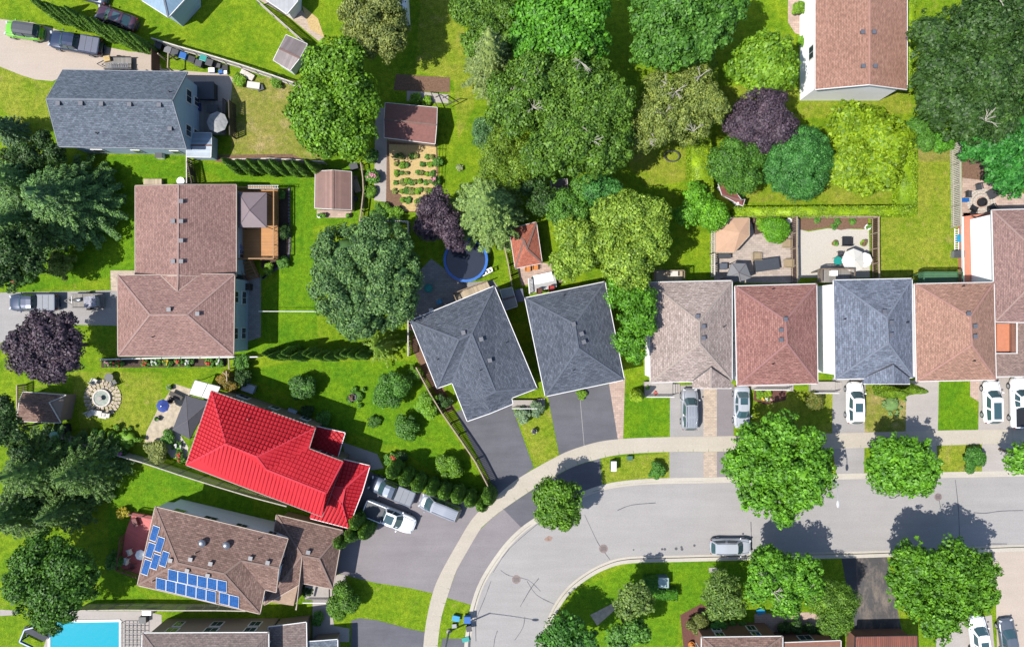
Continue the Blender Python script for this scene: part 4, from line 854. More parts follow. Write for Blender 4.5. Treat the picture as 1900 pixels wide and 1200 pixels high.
tree('thin olive birch with many pale bare twigs beside the hedge', [(1235,175,48),(1290,160,44),(1220,225,48),(1275,220,50),(1320,200,34),(1200,255,30)], 7, L_SPB, leaf=.15, bare=7, dens=.8, lump=.28)
tree('rounded golden-green tree near the white walled house', [(1415,105,48),(1440,125,42),(1385,120,38),(1420,145,38),(1435,90,34)], 5, L_YG, leaf=.24)
tree('dark purple leaved tree between the golden-green and round trees', [(1410,215,50),(1435,235,42),(1380,235,36),(1410,260,30),(1430,195,34)], 5.5, L_PUR, leaf=.16)
tree('round dark green tree sheltering the dark red shed', [(1360,300,44),(1375,325,36),(1340,310,30),(1385,290,34)], 5, L_ROUND, leaf=.14, ragged=.12)
tree('smooth teal-green round tree between dark round and yellow trees', [(1480,295,58),(1490,320,50),(1460,310,44),(1500,285,46)], 5, L_TL2, leaf=.12, ragged=.08, lump=.22)
tree('bright yellow-green spreading tree in front of the white gable wall', [(1600,250,58),(1640,260,46),(1580,300,52),(1630,305,48),(1570,225,36),(1605,335,30)], 4.5, L_YEL, leaf=.24, flat=.5)
tree('huge dark green tree filling the north east corner', [(1760,70,66),(1830,50,70),(1750,140,64),(1820,150,76),(1880,120,66),(1790,210,60),(1850,215,50),(1890,30,56),(1740,190,40)], 9, L_DRK, leaf=.2, bare=3, lump=.24, dens=1.1)
tree('green lumpy tree at the right edge below the huge dark tree', [(1850,270,52),(1890,230,56),(1810,270,32),(1880,320,46),(1920,290,60)], 7, LM('leafy_green', (46,134,62), (84,172,84), .25), leaf=.22, lump=.26)
tree('small dark green bushy tree under the huge dark tree', [(1705,240,26),(1715,265,18)], 3, L_MAPD, leaf=.14); tree('small bright green bush beside the small dark bushy tree', [(1740,265,22),(1725,258,16),(1757,268,14)], 2.5, L_BRI, leaf=.14)
conifer('wide blue-green spruce touching the lawn of the brown roofed house', 122,372, 96, 11, L_PINE, n=30, leaf=.2, tiers=10, dens=1.1)
conifer('blue-green spruce at the left edge, upper neighbour of the wide one', 34,338, 66, 10, L_PINE, n=26, leaf=.19); conifer('blue-green spruce at the left edge, lower neighbour of the wide one', 45,420, 70, 10, L_PINE, n=26, leaf=.19)
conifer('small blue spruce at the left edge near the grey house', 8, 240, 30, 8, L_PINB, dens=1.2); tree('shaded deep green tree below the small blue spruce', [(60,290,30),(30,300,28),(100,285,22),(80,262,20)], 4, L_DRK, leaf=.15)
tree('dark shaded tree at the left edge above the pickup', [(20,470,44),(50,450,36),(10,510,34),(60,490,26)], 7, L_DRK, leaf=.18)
shrub('round yellow-green speckled bush on the west lawn', 116,492,26,2.6,LM('speckled', (112,150,60),(170,196,100)),.13)
tree('purple leaved maple between the west driveway and the small shed', [(75,618,46),(115,640,42),(58,662,42),(100,678,36),(40,640,32),(135,668,24),(118,600,24)], 7, L_PUR, leaf=.18, lump=.3)
tree('very large dense blue-green maple on the central west lawn', [(640,470,56),(705,460,58),(740,510,46),(635,540,58),(700,560,58),(665,590,44),(740,560,34),(680,510,66),(620,500,42)], 8, L_TEAL, leaf=.17, lump=.22, dens=1.15, ragged=.15)
tree('purple leaved tree beside the round blue pool', [(805,390,32),(825,410,32),(795,420,28),(838,440,24),(815,365,20),(848,455,16)], 5, L_PUR, leaf=.15)
conifer('large pale sage spruce above the round blue pool', 905,390, 80, 15, L_SPR, n=34, leaf=.19)
tree('drooping yellow-green tree above the pale sage spruce', [(930,285,42),(955,315,38),(915,315,32),(970,275,34),(940,250,30)], 7, LM('weeping_green', (112,160,52),(160,196,80)), leaf=.17, spiky=True)
tree('small upright teal-green juniper at the edge of the narrow lawn', [(898,240,22),(896,258,18)], 3, LM('juniper', (92,150,112),(130,178,136),.15), leaf=.11, ragged=.1)
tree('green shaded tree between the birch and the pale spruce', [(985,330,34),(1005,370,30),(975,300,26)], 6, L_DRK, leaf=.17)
tree('smooth teal-green round tree right of the shaded grey shed', [(1105,350,34),(1120,370,28),(1135,355,22)], 6, L_TL2, leaf=.14); tree('teal-green tree left below the smooth teal-green round tree', [(1040,380,32),(1070,400,28),(1050,410,24),(1080,350,24)], 6, L_MID, leaf=.15)
tree('spreading pale yellow-green locust above the dark hipped house', [(1170,410,54),(1200,450,48),(1130,450,48),(1160,490,48),(1075,470,40),(1050,490,32),(1210,400,34),(1130,400,36),(1075,440,34),(1050,430,26)], 8, L_LOC, leaf=.17, lump=.26)
tree('bright green tree squeezed between the dark hipped house and the taupe house', [(1165,545,38),(1185,590,38),(1170,630,30),(1195,550,26),(1150,520,26),(1180,655,20)], 7, LM('narrow_green', (80,150,36),(124,192,56)), leaf=.19)
tree('light green spreading shrub tree at the south end of the tall lime hedge', [(1300,385,32),(1325,400,28),(1275,400,24),(1290,360,24)], 3.5, LM('fresh_green', (104,186,44),(146,216,70)), leaf=.16, flat=.6)
for lb, pts, h in [('tall rough lime hedge running down the east side of the park lawn', [(1282,250),(1318,250),(1326,370),(1282,372)], 2.2), ('long trimmed lime hedge north of the patio yards', [(1362,384),(1702,381),(1702,398),(1362,402)], 1.7),
    ('trimmed lime hedge turning north beside the yellow-green tree', [(1670,280),(1702,280),(1702,379),(1670,379)], 1.7), ('narrow lime hedge north of the purple tree', [(1316,112),(1332,112),(1332,172),(1316,172)], 2.0), ('narrow trimmed hedge along the east wall of the white walled house', [(1686,0),(1700,0),(1690,150),(1684,150)], 1.2)]: hedge(lb, pts, h, L_HDG)
hedge('green box hedge wrapped around the utility cabinet', [(1196,1072),(1222,1072),(1222,1094),(1258,1096),(1258,1114),(1218,1112),(1196,1092)], 1.3, LM('box_hedge', (66,134,28),(96,164,44),.15))
shrub('bright green clipped ball beside the patio', 1437,424,24,2.4,LM('clipped', (90,166,20),(128,196,34),.2),.09,dens=1.2,lump=.55)
conifer('spidery pale spruce with radiating branches at the end of the cedar row', 706,640, 40, 7, L_LOC, n=13, tiers=5, leaf=.12, dens=.8)
for lb, x, y, r, h, mt, fl in [('dark green leafy shrub left of the diagonal fence', 728,722,34,3.2,L_MAPD,None), ('dark green bush south of the cedar row', 565,717,25,2.4,LM('bush', (62,118,52),(104,158,84)),None), ('round bush in the south of the triangular lawn', 755,790,25,2.2,L_ROUND,None),
    ('bright green bush against the diagonal fence', 796,752,24,2.0,LM('bb', (110,180,44),(156,210,72)),None), ('leafy bush beside the diagonal fence end', 833,864,25,2.4,LM('bc', (104,164,48),(146,196,72)),None), ('tiny green bush on the triangular lawn', 694,783,12,.7,L_ROUND,None),
    ('low leafy ring of ground cover around a stone pot', 662,735,19,.5,LM('bd', (84,150,48),(124,186,70)),None), ('small bush in the shade of the red roofed house', 604,778,16,1.0,L_ROUND,None), ('small dark bush near the red roofed house wall', 570,764,12,.8,L_DRK,None),
    ('red and orange flowering plant at the pale pavement corner', 727,850,14,1.1,L_MID,FR), ('bushy olive shrub at the flagstone edge', 291,838,24,1.8,L_OLV,None), ('low green shrub bed south of the fountain', 235,815,30,1.0,L_MAP,None), ('low green shrub left of the shrub bed by the fountain', 185,812,18,.8,L_MID,None),
    ('reddish-tipped shrub near the small pergola', 425,707,20,2.0,LM('be', (130,140,50),(190,150,80)),None), ('dark leafy shrub right of the reddish-tipped shrub', 452,700,16,1.6,L_DRK,None), ('green shrub under the garden arch', 450,672,16,1.6,L_MID,None), ('round shrub in the front lawn of the house with solar panels', 640,1112,32,2.6,LM('bf', (84,140,36),(124,176,58)),None),
    ('yellow leaved small plant on the west lawn', 229,950,12,1.0,LM('bg', (226,200,50),(244,224,90)),None), ('leafy shrub beside the red deck', 214,1038,18,1.6,L_ROUND,None), ('silver-green spruce shrub by the angled house porch', 970,768,15,1.4,L_BLUE,None), ('second silver-green spruce shrub, nearer the hipped house', 994,758,15,1.4,L_BLUE,None),
    ('round orange-tipped bush below the white railed porch', 1511,744,20,1.3,LM('bh', (104,148,60),(150,140,80)),None), ('pale sage ground cover patch under the leaning cedars', 1655,750,24,.5,LM('bi', (130,180,130),(170,206,160)),None), ('bright green bush beside the raised planter', 1412,416,12,1.0,L_YG,None), ('loose green bush on the verge beside the concrete apron', 1803,852,22,1.5,LM('bj', (70,140,60),(104,170,80)),None),
    ('small round bush on the verge by the green box', 1218,872,16,1.3,LM('bk', (72,140,52),(110,174,76)),None), ('tiny lime bush at the garage front of the hipped house', 1078,732,10,.6,L_YG,None), ('lime oval bush by the white walled house path', 1491,78,12,1.2,LM('bl', (110,184,30),(150,206,50)),None), ('yellow-green shrubs growing along the white wall', 1484,18,14,1.5,L_YG,None),
    ('brownish green bush in the mulch island', 1294,1155,22,1.6,LM('bm', (100,120,60),(140,150,90)),None), ('bright green bush right of the brownish green bush', 1328,1168,20,1.6,LM('bn', (80,160,70),(120,196,100)),None), ('tiny clipped bush behind the brick house', 1358,1160,9,.8,LM('bo', (90,150,60),(120,176,80)),None), ('second tiny clipped bush, nearer the curved path', 1377,1157,7,.8,L_MID,None),
    ('spiky shrub in the shade of the front walk', 590,1147,13,.9,L_MID,None), ('small evergreen shrub in the shade by the step', 572,1096,11,.7,L_DRK,None), ('clipped round shrub under the orange deck stairs', 501,499,11,1.2,LM('bp', (124,180,50),(160,204,80)),None), ('small bush in the deck side bed', 522,363,10,.9,L_MID,None), ('leafy bush at the south end of the deck side bed', 524,487,12,1.0,L_MID,None),
    ('dark leafy shrub in the deck side bed', 528,430,14,1.0,L_DRK,None), ('pink flowering bush at the rose bed by the curved fence', 692,330,14,1.2,L_MID,FPK), ('green bush at the top of the rose bed', 690,290,14,1.3,L_ROUND,None), ('bush at the south end of the vegetable garden', 730,398,20,1.0,L_MAP,None), ('leafy bush left of the purple pool tree', 700,398,18,1.2,L_ROUND,None),
    ('bush west of the angled house', 770,690,15,1.2,L_MAP,None), ('dark bush at the corner of the angled house', 822,745,15,1.4,L_DRK,None), ('flowering bush by the angled house fence', 766,605,11,1.0,L_MID,FPK), ('green bush east of the vegetable garden', 812,300,10,1.0,L_MID,None), ('pink flowered bush east of the vegetable garden', 808,335,10,1.0,L_ROUND,FPK),
    ('dark hosta clump in the mulch bed under the red-brown house', 1408,730,9,.5,L_YG,None), ('lime hosta next to the dark hosta clump', 1424,729,9,.5,L_HDG,None), ('dark shrub beside the red flowered plant at the drive', 745,848,10,.9,L_DRK,None), ('red flowered plant in the west garden bed', 28,524,12,.9,L_MID,FR), ('green bush right of the red flowered plant in the west bed', 50,520,12,.9,L_ROUND,None),
    ('orange flowers at the corner of the red roof', 334,848,12,.6,L_MID,FR), ('ornamental grass beside the charcoal gazebo', 312,812,14,1.0,L_MID,None), ('white flowers on the pebble bed by the red roof', 330,828,12,.4,L_MID,FWH)]:
    shrub(lb, x, y, r, h, mt, leaf=.07 if r < 13 else .11, flowers=fl, nf=16)
# flower border along the brown house fence
for i, (x, fl, lb) in enumerate([(203,FPK,'pale pink phlox clump under the purple tree'),(222,FR,'shaded red flower clump by the white rail'),(272,FR,'red daylily clump at the west end of the sunny border'),(290,FWH,'white flowering clump beside the red daylilies'),(312,FYE,'yellow-green clump in the middle of the border'),(332,FR,'red daylily clump in the middle of the border'),(352,FWH,'leafy clump with small white blooms'),(390,FR,'red daylily clump at the east end of the border'),(408,FWH,'leafy clump beside the garden arch')]):
    shrub(lb, x, 672, 9, .7, L_MID, leaf=.08, flowers=fl, nf=8, group='flower clumps in the border')
# south west
PDK = LM('dark_pine', (70,116,66),(122,162,86),.15)
conifer('dark spruce with long pale tipped branches at the lower left', 72,865, 84, 10, PDK, n=28, leaf=.19); conifer('dark spruce nearest the long fence at the lower left', 158,872, 70, 9, PDK, n=26, leaf=.18); conifer('dark spruce at the left edge above the corner tree', 30,950, 64, 9, PDK, n=24, leaf=.18); conifer('slender dark spruce between the corner tree and its neighbours', 120,945, 52, 8, PDK, n=22, leaf=.17)
tree('dense green tree at the lower left corner above the pool', [(80,1040,54),(130,1060,50),(60,1090,52),(110,1110,48),(40,1060,36),(90,1150,30),(150,1090,32)], 6, LM('corner_green', (60,118,40),(104,160,56),.3), leaf=.19)
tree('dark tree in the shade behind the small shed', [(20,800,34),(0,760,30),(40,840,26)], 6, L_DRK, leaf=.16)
# street trees
SG = 'maples planted along the street'
tree('smallest round street maple on the bend of the sidewalk', [(1022,915,34),(1050,920,32),(1020,950,30),(1050,955,28),(1036,935,38)], 4.6, LM('round_maple', (84,146,40),(134,186,68)), leaf=.19, lump=.3, group=SG)
tree('largest street maple overhanging the road east of the bend', [(1400,830,44),(1450,810,48),(1500,835,42),(1375,860,38),(1430,870,58),(1490,885,52),(1410,915,42),(1470,925,42),(1448,955,24),(1525,880,28)], 6, L_STR, leaf=.23, lump=.24, ragged=.5, group=SG)
tree('wide street maple by the concrete apron', [(1650,845,42),(1690,845,42),(1650,880,38),(1700,885,40),(1722,865,26),(1630,860,26)], 5, L_STR, leaf=.24, lump=.26, ragged=.45, group=SG)
tree('street maple south of the parked hatchback with bare twigs', [(1430,1060,46),(1480,1060,42),(1410,1090,36),(1460,1105,42),(1500,1090,30),(1425,1040,30)], 5.5, L_STR, leaf=.2, lump=.24, ragged=.5, bare=3, group=SG)
tree('large street maple beside the dusty new driveway', [(1700,1050,52),(1765,1045,52),(1810,1060,40),(1700,1105,50),(1765,1110,56),(1820,1105,34),(1740,1150,38),(1680,1080,40)], 6.5, LM('big_maple', (84,150,36),(128,190,56)), leaf=.21, lump=.22, ragged=.5, group=SG)
tree('street maple half cut by the right edge', [(1905,855,34),(1925,840,30)], 5, L_STR, leaf=.24, group=SG)
tree('leaning feathery cedar tree west of the new driveway', [(1530,1110,38),(1560,1115,34),(1545,1145,34),(1510,1100,26),(1560,1150,24)], 5, LM('feather', (96,152,50),(140,186,76)), leaf=.15, spiky=True)
tree('compact star-leaved tree beside the mulch island', [(1342,1090,34),(1335,1120,34),(1355,1115,30)], 4, LM('star', (104,150,76),(150,184,110)), leaf=.22, spiky=True)
tree('pale-tufted tree west of the clipped box hedge', [(1176,1100,29),(1188,1116,28),(1165,1120,28)], 4.5, LM('tuft', (110,150,86),(160,190,120)), leaf=.2); tree('green tree at the bottom edge below the pale-tufted tree', [(1178,1170,28),(1150,1182,28)], 4, L_MID, leaf=.2)
tree('dark round tree at the bottom edge on the inside of the bend', [(1050,1175,42),(1080,1190,32),(1025,1195,30)], 4.5, LM('inner_dark', (64,132,50),(100,166,72)), leaf=.2)
# cedar rows
def row(n, a, b, w, h, mat, group, labs, jit=2, **kw):
    for i in range(n):
        t = i/max(1, n-1); cedar(labs(i), a[0]+(b[0]-a[0])*t+random.uniform(-jit,jit), a[1]+(b[1]-a[1])*t+random.uniform(-jit,jit), w*random.uniform(.88,1.12), h*random.uniform(.88,1.12), mat, group, **kw)
ordn = ['first','second','third','fourth','fifth','sixth','seventh','eighth','ninth','tenth','eleventh','twelfth','thirteenth','fourteenth']
row(13, (112,34), (290,100), 19, 6.0, L_CED, 'cedars beside the beige driveway', lambda i: f'{ordn[i]} slim dark cedar from the left in the row above the pickups')
row(8, (452,316), (596,322), 20, 6.0, L_CED, 'cedars north of the brown house', lambda i: f'{ordn[i]} leaning cedar from the left in the row under the dry lawn', lean=1)
row(13, (514,655), (684,655), 21, 5.6, L_CED, 'cedars east of the brown house', lambda i: f'{ordn[i]} cedar from the left in the row south of the lawn', jit=4)
for i, (x, y, w, h) in enumerate([(737,872,22,3.4),(758,886,24,3.0),(780,897,24,3.0),(804,905,22,2.8),(826,912,22,2.8),(850,918,24,2.8),(872,926,22,2.7),(893,934,22,2.7),(906,920,22,3.0)]): cedar(f'{ordn[i]} plump cedar from the left between the parked vans and triangular lawn', x+3, y-11, w+4, h*1.75, L_CED, 'plump cedars by the wide driveway', round_=True)
for i, (x, y) in enumerate([(668,966),(660,988),(684,984),(640,1000)][:4]): cedar(['plump cedar nearest the white pickup','plump cedar touching the garage corner','plump cedar at the asphalt curve','plump cedar furthest from the white pickup'][i], x+4, y-12, 26, 4.8, L_CED, 'plump cedars by the garage', round_=True)
cedar('single golden leaning cedar at the taupe house porch', 1178,732,24,4.4,L_CEDY); 
cedar('lower of two leaning cedars at the blue-grey house', 1628,722,26,6.2,LM('olive_cedar', (104,148,20),(140,178,36),.15)); cedar('upper of two leaning cedars at the blue-grey house', 1664,717,24,6.0,LM('olive_cedar', (104,148,20),(140,178,36),.15))
# vegetable clumps in loose rows
for i, y in enumerate((290,306,322,338,354,372)):
    for k in range(8):
        if random.random() < .88: shrub('leafy vegetable clump growing in a loose row on the straw', 736+k*9+random.uniform(-3,3)+(12 if y > 360 else 0), y+random.uniform(-2,2), random.uniform(4,7), .4, (L_MID,L_OLV,L_YG)[(i+k) % 3], leaf=.07, name='vegetable_clump', cat='vegetables', group='vegetable clumps in the straw bed')
for lb, x, y, r, mt in [('leafy bush north of the red felt shed', 770,184,12,L_MAP), ('second leafy bush north of the red felt shed, further right', 792,187,9,L_YG), ('weedy clump on the dry lawn by the plank pile', 448,150,14,L_YG), ('weedy clump at the corner of the dry lawn and fence', 515,150,13,L_MAP), ('green weeds beside the grey garden path', 686,355,12,L_MAP), ('tall green weeds at the bottom of the garden path', 712,385,12,L_YG)]: shrub(lb, x, y, r, .8, mt, leaf=.09)
for i, (x, y, r) in enumerate([(1452,1163,13),(1474,1160,14),(1500,1166,12),(1518,1172,11)]): shrub(['dark round bush at the brick house window','larger dark round bush beside the brick house window','dark round bush between the two brick house windows','small dark bush at the low brick wing'][i], x, y, r, 1.2, L_DRK, leaf=.1)
shrub('long green foundation shrub by the rust canopy', 1545, 1180, 14, 1.4, L_ROUND, leaf=.1)
# ---------------------------------------------------------------- vehicles
RIML = plain('pale_rim', A(200,202,206), .35, .1, metal=.2)
def cpaint(name, r, g, b, metal=.3):
    m, t, bs = newmat(name); bs.inputs['Base Color'].default_value = c4(A(r,g,b)); bs.inputs['Metallic'].default_value = metal; bs.inputs['Roughness'].default_value = .32
    bs.inputs['Coat Weight'].default_value = .8; bs.inputs['Coat Roughness'].default_value = .05; return m
PR = {'suv': dict(rear=-.485, rr=-.42, rf=.10, wf=.24, hood=.62, tailh=.62), 'van': dict(rear=-.49, rr=-.44, rf=.17, wf=.32, hood=.56, tailh=.6), 'sedan': dict(rear=-.36, rr=-.22, rf=.06, wf=.22, hood=.6, tailh=.66), 'pickup': dict(rear=-.10, rr=-.06, rf=.13, wf=.23, hood=.62, tailh=.6), 'jeep': dict(rear=-.44, rr=-.40, rf=.14, wf=.20, hood=.6, tailh=.6)}
def car(label, px, py, heading, L, W_, H, kind, paint, roofmat=None, sunroof=None, rails=False, bed=None, group='parked vehicles', cat='car', name='parked_car', stripes=0):
    """px,py: photo middle; heading: degrees the nose points (0 right, 90 up)"""
    p = P(px, py, .8); th = math.radians(heading); z0 = -.13 if (1320 < px < 1400 and py > 1000) else .014
    root = thing(name, label, cat, (p.x, p.y, z0), th, group); pr = PR[kind]; w = W_/2; bh = H*.60
    St = [(-.5,.50,.50),(-.495,.66,.60),(-.482,.80,.84),(-.455,.91,.97),(-.40,.97,1),(-.3,1,1),(-.1,.985,1),(.1,.985,1),(.22,1,.985),(.32,1,.95),(.39,.965,.91),(.435,.90,.87),(.468,.79,.80),(.488,.65,.70),(.5,.46,.55)]
    def sect(x, wf, zf):
        hz = bh*zf*(pr['tailh']/.62 if x < -.35 else 1); v = w*wf
        return [(x*L, -v*.86, .24), (x*L, -v, .42), (x*L, -v*1.0, hz*.72), (x*L, -v*.95, hz*.93), (x*L, -v*.82, hz), (x*L, -v*.4, hz+.035), (x*L, 0, hz+.05)]
    vs = []; fs = []
    for x, a, b in St:
        h_ = sect(x, a, b); vs += h_+[(q[0], -q[1], q[2]) for q in reversed(h_[:-1])]
    n = 13
    for i in range(len(St)-1):
        for j in range(n-1): fs.append((i*n+j, i*n+j+1, (i+1)*n+j+1, (i+1)*n+j))
        fs.append((i*n+n-1, i*n, (i+1)*n, (i+1)*n+n-1))
    fs += [tuple(range(n)), tuple(reversed(range((len(St)-1)*n, len(St)*n)))]
    m = M(); m.add(vs, [tuple(reversed(f)) for f in fs]); body = m.build('body', paint, root, local=True, smooth=True)
    # cabin
    bw = w*.90; tw = w*.70; zb = bh-.02; X = [pr['rear']*L, pr['rr']*L, pr['rf']*L, pr['wf']*L]
    def ring(x, ww, z, bow=0): return [(x, -ww, z), (x+bow, -ww*.5, z+(.03 if z > bh else .02)), (x+bow, ww*.5, z+(.03 if z > bh else .02)), (x, ww, z)]
    R0 = ring(X[0], bw*.9, zb, -.08); R1 = ring(X[1], tw*.96, H-.03); RM = ring((X[1]+X[2])/2, tw, H); R2 = ring(X[2], tw*.96, H-.04, .1); R3 = ring(X[3], bw*.93, zb, .22)
    c = M(); c.add(R0+R1+RM+R2+R3, [(i+4*k, i+1+4*k, i+5+4*k, i+4+4*k) for k in range(4) for i in range(3)])
    a = [Vector(q) for q in (R0[0], R1[0], RM[0], R2[0], R3[0])]; mlow = Vector(((X[1]+X[2])/2, -bw, zb))
    for s in (1, -1):
        q = [Vector((u.x, u.y*s, u.z)) for u in (a[0], a[1], a[2], a[3], a[4], mlow)]
        f = [(0,1,2,3,4,5)]; c.add(q, f if s == 1 else [tuple(reversed(f[0]))])
    cab = c.build('cabin', roofmat or paint, root, local=True)
    def pane(nm, q, k=.86, off=.014):
        q = [Vector(u) for u in q]; cc = sum(q, Vector())/len(q); nn = (q[1]-q[0]).cross(q[2]-q[0]).normalized()
        if nn.dot(cc-Vector(((X[0]+X[3])/2, 0, zb))) < 0: nn = -nn; q.reverse()
        m = M(); m.face([cc+(u-cc)*k+nn*off for u in q]); m.build(nm, CARG, root, local=True)
    def glass(nm, lo, hi, k):
        q = [Vector(u) for u in lo+hi]; cc = sum(q, Vector())/8; q = [cc+(u-cc)*k for u in q]; sg = 1 if q[0].x > q[4].x else -1; off = Vector((sg*.02, 0, .03)); m = M()
        m.add([u+off for u in q], [(i, i+1, i+5, i+4) if sg > 0 else (i, i+4, i+5, i+1) for i in range(3)]); m.build(nm, CARG, root, local=True)
    glass('windshield', R3, R2, .90); glass('rear_window', R0, R1, .84)
    for s in (1, -1):
        fl = lambda u: Vector((u[0], u[1]*s, u[2]))
        mt = Vector(RM[0]); ml = Vector(((X[0]+X[3])/2, -bw, zb)); B0 = Vector(R0[0]); B3 = Vector(R3[0]); T1 = Vector(R1[0]); T2 = Vector(R2[0])
        pane('side_window', [fl(u) for u in (ml, B3.lerp(ml,.12), T2, mt)], .82); pane('side_window', [fl(u) for u in (B0.lerp(ml,.12), ml, mt, T1)], .82)
        m = M(); m.box((X[3]*.93, s*(w+.08), bh+.06), (.14,.2,.13)); m.build('wing_mirror', paint, root, local=True, bevel=.03)
        m = M(); m.box((L*.462, s*w*.66, bh*.80), (.2,.34,.12), -s*.5); m.build('headlight', CLEARL, root, local=True, bevel=.02)
        m = M(); m.box((-L*.478, s*w*.74, bh*.80), (.1,.26,.22), s*.4); m.build('tail_light', REDL, root, local=True, bevel=.02)
        for xx in (.32, -.30):
            m = M(); m.tube((xx*L, s*(w-.22), .34), (xx*L, s*(w+.02), .34), .34, n=18); t = m.build('wheel', TYRE, root, local=True)
            m = M(); m.tube((xx*L, s*(w-.0), .34), (xx*L, s*(w+.035), .34), .22, n=14); m.build('rim', RIML, t, local=True)
            t.location = (0,0,0)
        if rails: m = M(); m.bar((X[1]*.96, s*tw*.86, H+.03), (X[2]*.8, s*tw*.86, H+.03), .05, .04); m.build('roof_rail', SILVER, root, local=True)
    m = M()                                   # hood shut line and centre crease
    m.bar((X[3]+.12, -w*.74, bh+.022), (X[3]+.12, w*.74, bh+.022), .03, .02)
    for s in (1,-1): m.bar((X[3]+.12, s*w*.74, bh+.022), (L*.44, s*w*.62, bh*.90+.01), .03, .02)
    m.build('hood_seam', CHAR, root, local=True)
    if sunroof: m = M(); m.box(((X[1]*(1-sunroof[0])+X[2]*sunroof[0]), 0, H+.02), (sunroof[1], tw*1.3, .03)); m.build('sunroof', CARG, root, local=True)
    if stripes:
        m = M()
        for i in range(stripes): y = tw*(-.75+1.5*i/(stripes-1)); m.bar((X[1]*.95, y, H+.012), (X[2]*.85, y, H+.012), .035, .03)
        m.build('roof_rib', SILVER, root, local=True)
    if bed:
        x0, x1 = -.47*L, pr['rear']*L-.06; y = w*.86
        if bed == 'open': m = M(); m.box(((x0+x1)/2, 0, bh+.055), (x1-x0, y*1.9, .03)); m.build('bed_floor', BLACK, root, local=True)
        else: m = M(); m.box(((x0+x1)/2, 0, bh+.09), (x1-x0, y*2, .07)); m.build('bed_cover', bed, root, local=True, bevel=.03)
        m = M()
        for s in (1,-1): m.bar((x0, s*y*1.02, bh+.1), (x1, s*y*1.02, bh+.1), .1, .1)
        m.bar((x0, -y, bh+.1), (x0, y, bh+.1), .1, .1); m.build('bed_rail', paint, root, local=True)
        if bed != 'open' :
            m = M()
            for i in (1, 2): xx = x0+(x1-x0)*i/3; m.bar((xx, -y, bh+.13), (xx, y, bh+.13), .03, .02)
            m.build('cover_seam', CHAR, root, local=True)
    return root
PW = cpaint('white_car_paint', 255,255,255,.0); PW.node_tree.nodes['Principled BSDF'].inputs['Base Color'].default_value = (.62,.63,.64,1); PS = cpaint('silver_car_paint', 184,188,196,.12); PG = cpaint('grey_car_paint', 98,112,134,.3); PVAN = cpaint('grey_van_paint', 176,182,196,.1); PB = cpaint('navy_car_paint', 46,62,96,.3); PMAR = cpaint('maroon_car_paint', 92,52,72,.3)
PLIME = cpaint('lime_car_paint', 130,220,30,0); PS2 = cpaint('pale_blue_silver_paint', 212,218,228,.1); TON = plain('black_tonneau', A(66,72,82), .6, .1); TONG = plain('grey_tonneau', A(140,146,158), .6, .06); TONB = plain('grey_blue_cover', A(108,114,136), .6, .06)
car('lime green off-roader with a black soft top at the left edge', 44,57,172, 4.3,1.85,1.8,'jeep',PLIME,roofmat=TON); car('dark navy pickup with roof rack behind the lime off-roader', 140,80,170, 6.2,2.1,1.85,'pickup',PB,bed=TONB,cat='pickup truck',name='pickup_truck')
car('maroon sedan parked on grass behind the cedar row', 215,33,160, 4.9,1.85,1.5,'sedan',PMAR,sunroof=(.5,.8)); car('dark car just showing at the top edge', 160,-14,165, 4.8,1.85,1.5,'sedan',PG)
car('dark blue pickup with grey bed cover in the west driveway', 62,561,180, 5.6,2.0,1.75,'pickup',PB,bed=TONG,cat='pickup truck',name='pickup_truck')
car('white pickup with black bed cover beside the garage of the red roof', 722,958,-22, 6.3,2.1,1.9,'pickup',PW,sunroof=(.45,1.0),bed=TON,cat='pickup truck',name='pickup_truck')
car('blue-grey pickup with pale bed cover half under the cedars', 727,910,158, 5.6,1.95,1.7,'pickup',PG,bed=TONG,cat='pickup truck',name='pickup_truck')
car('silver minivan parked under the plump cedars', 816,941,158, 4.9,1.95,1.75,'van',PVAN,rails=True,stripes=6)
car('silver suv on the driveway of the taupe house, nose to the house', 1280,759,90, 4.8,1.95,1.75,'suv',PS,stripes=7,rails=True); car('silver sedan with a dark sunroof facing the street', 1377,755,-90, 4.9,1.85,1.5,'sedan',PS2,sunroof=(.25,.75))
car('white suv with a sunroof on the mottled driveway, nose to the house', 1587,747,90, 4.8,1.9,1.7,'suv',PW,sunroof=(.62,1.0)); car('white crossover with a long glass roof left of the white pickup', 1842,746,91, 4.9,1.95,1.6,'suv',PW,sunroof=(.45,1.9))
car('white pickup with an open bed at the right edge', 1893,747,91, 5.9,2.05,1.9,'pickup',PW,bed='open',cat='pickup truck',name='pickup_truck'); car('white hatchback with roof bars parked at the south kerb of the road', 1357,1015,0, 4.7,1.9,1.6,'suv',PS2,rails=True,stripes=0)
car('white suv at the bottom edge under the large maple', 1817,1182,97, 4.8,1.9,1.7,'suv',PW,sunroof=(.5,1.2)); car('dark silver sedan at the bottom edge beside the white suv', 1872,1186,98, 4.7,1.85,1.45,'sedan',cpaint('dark_silver_paint',140,148,160,.5))
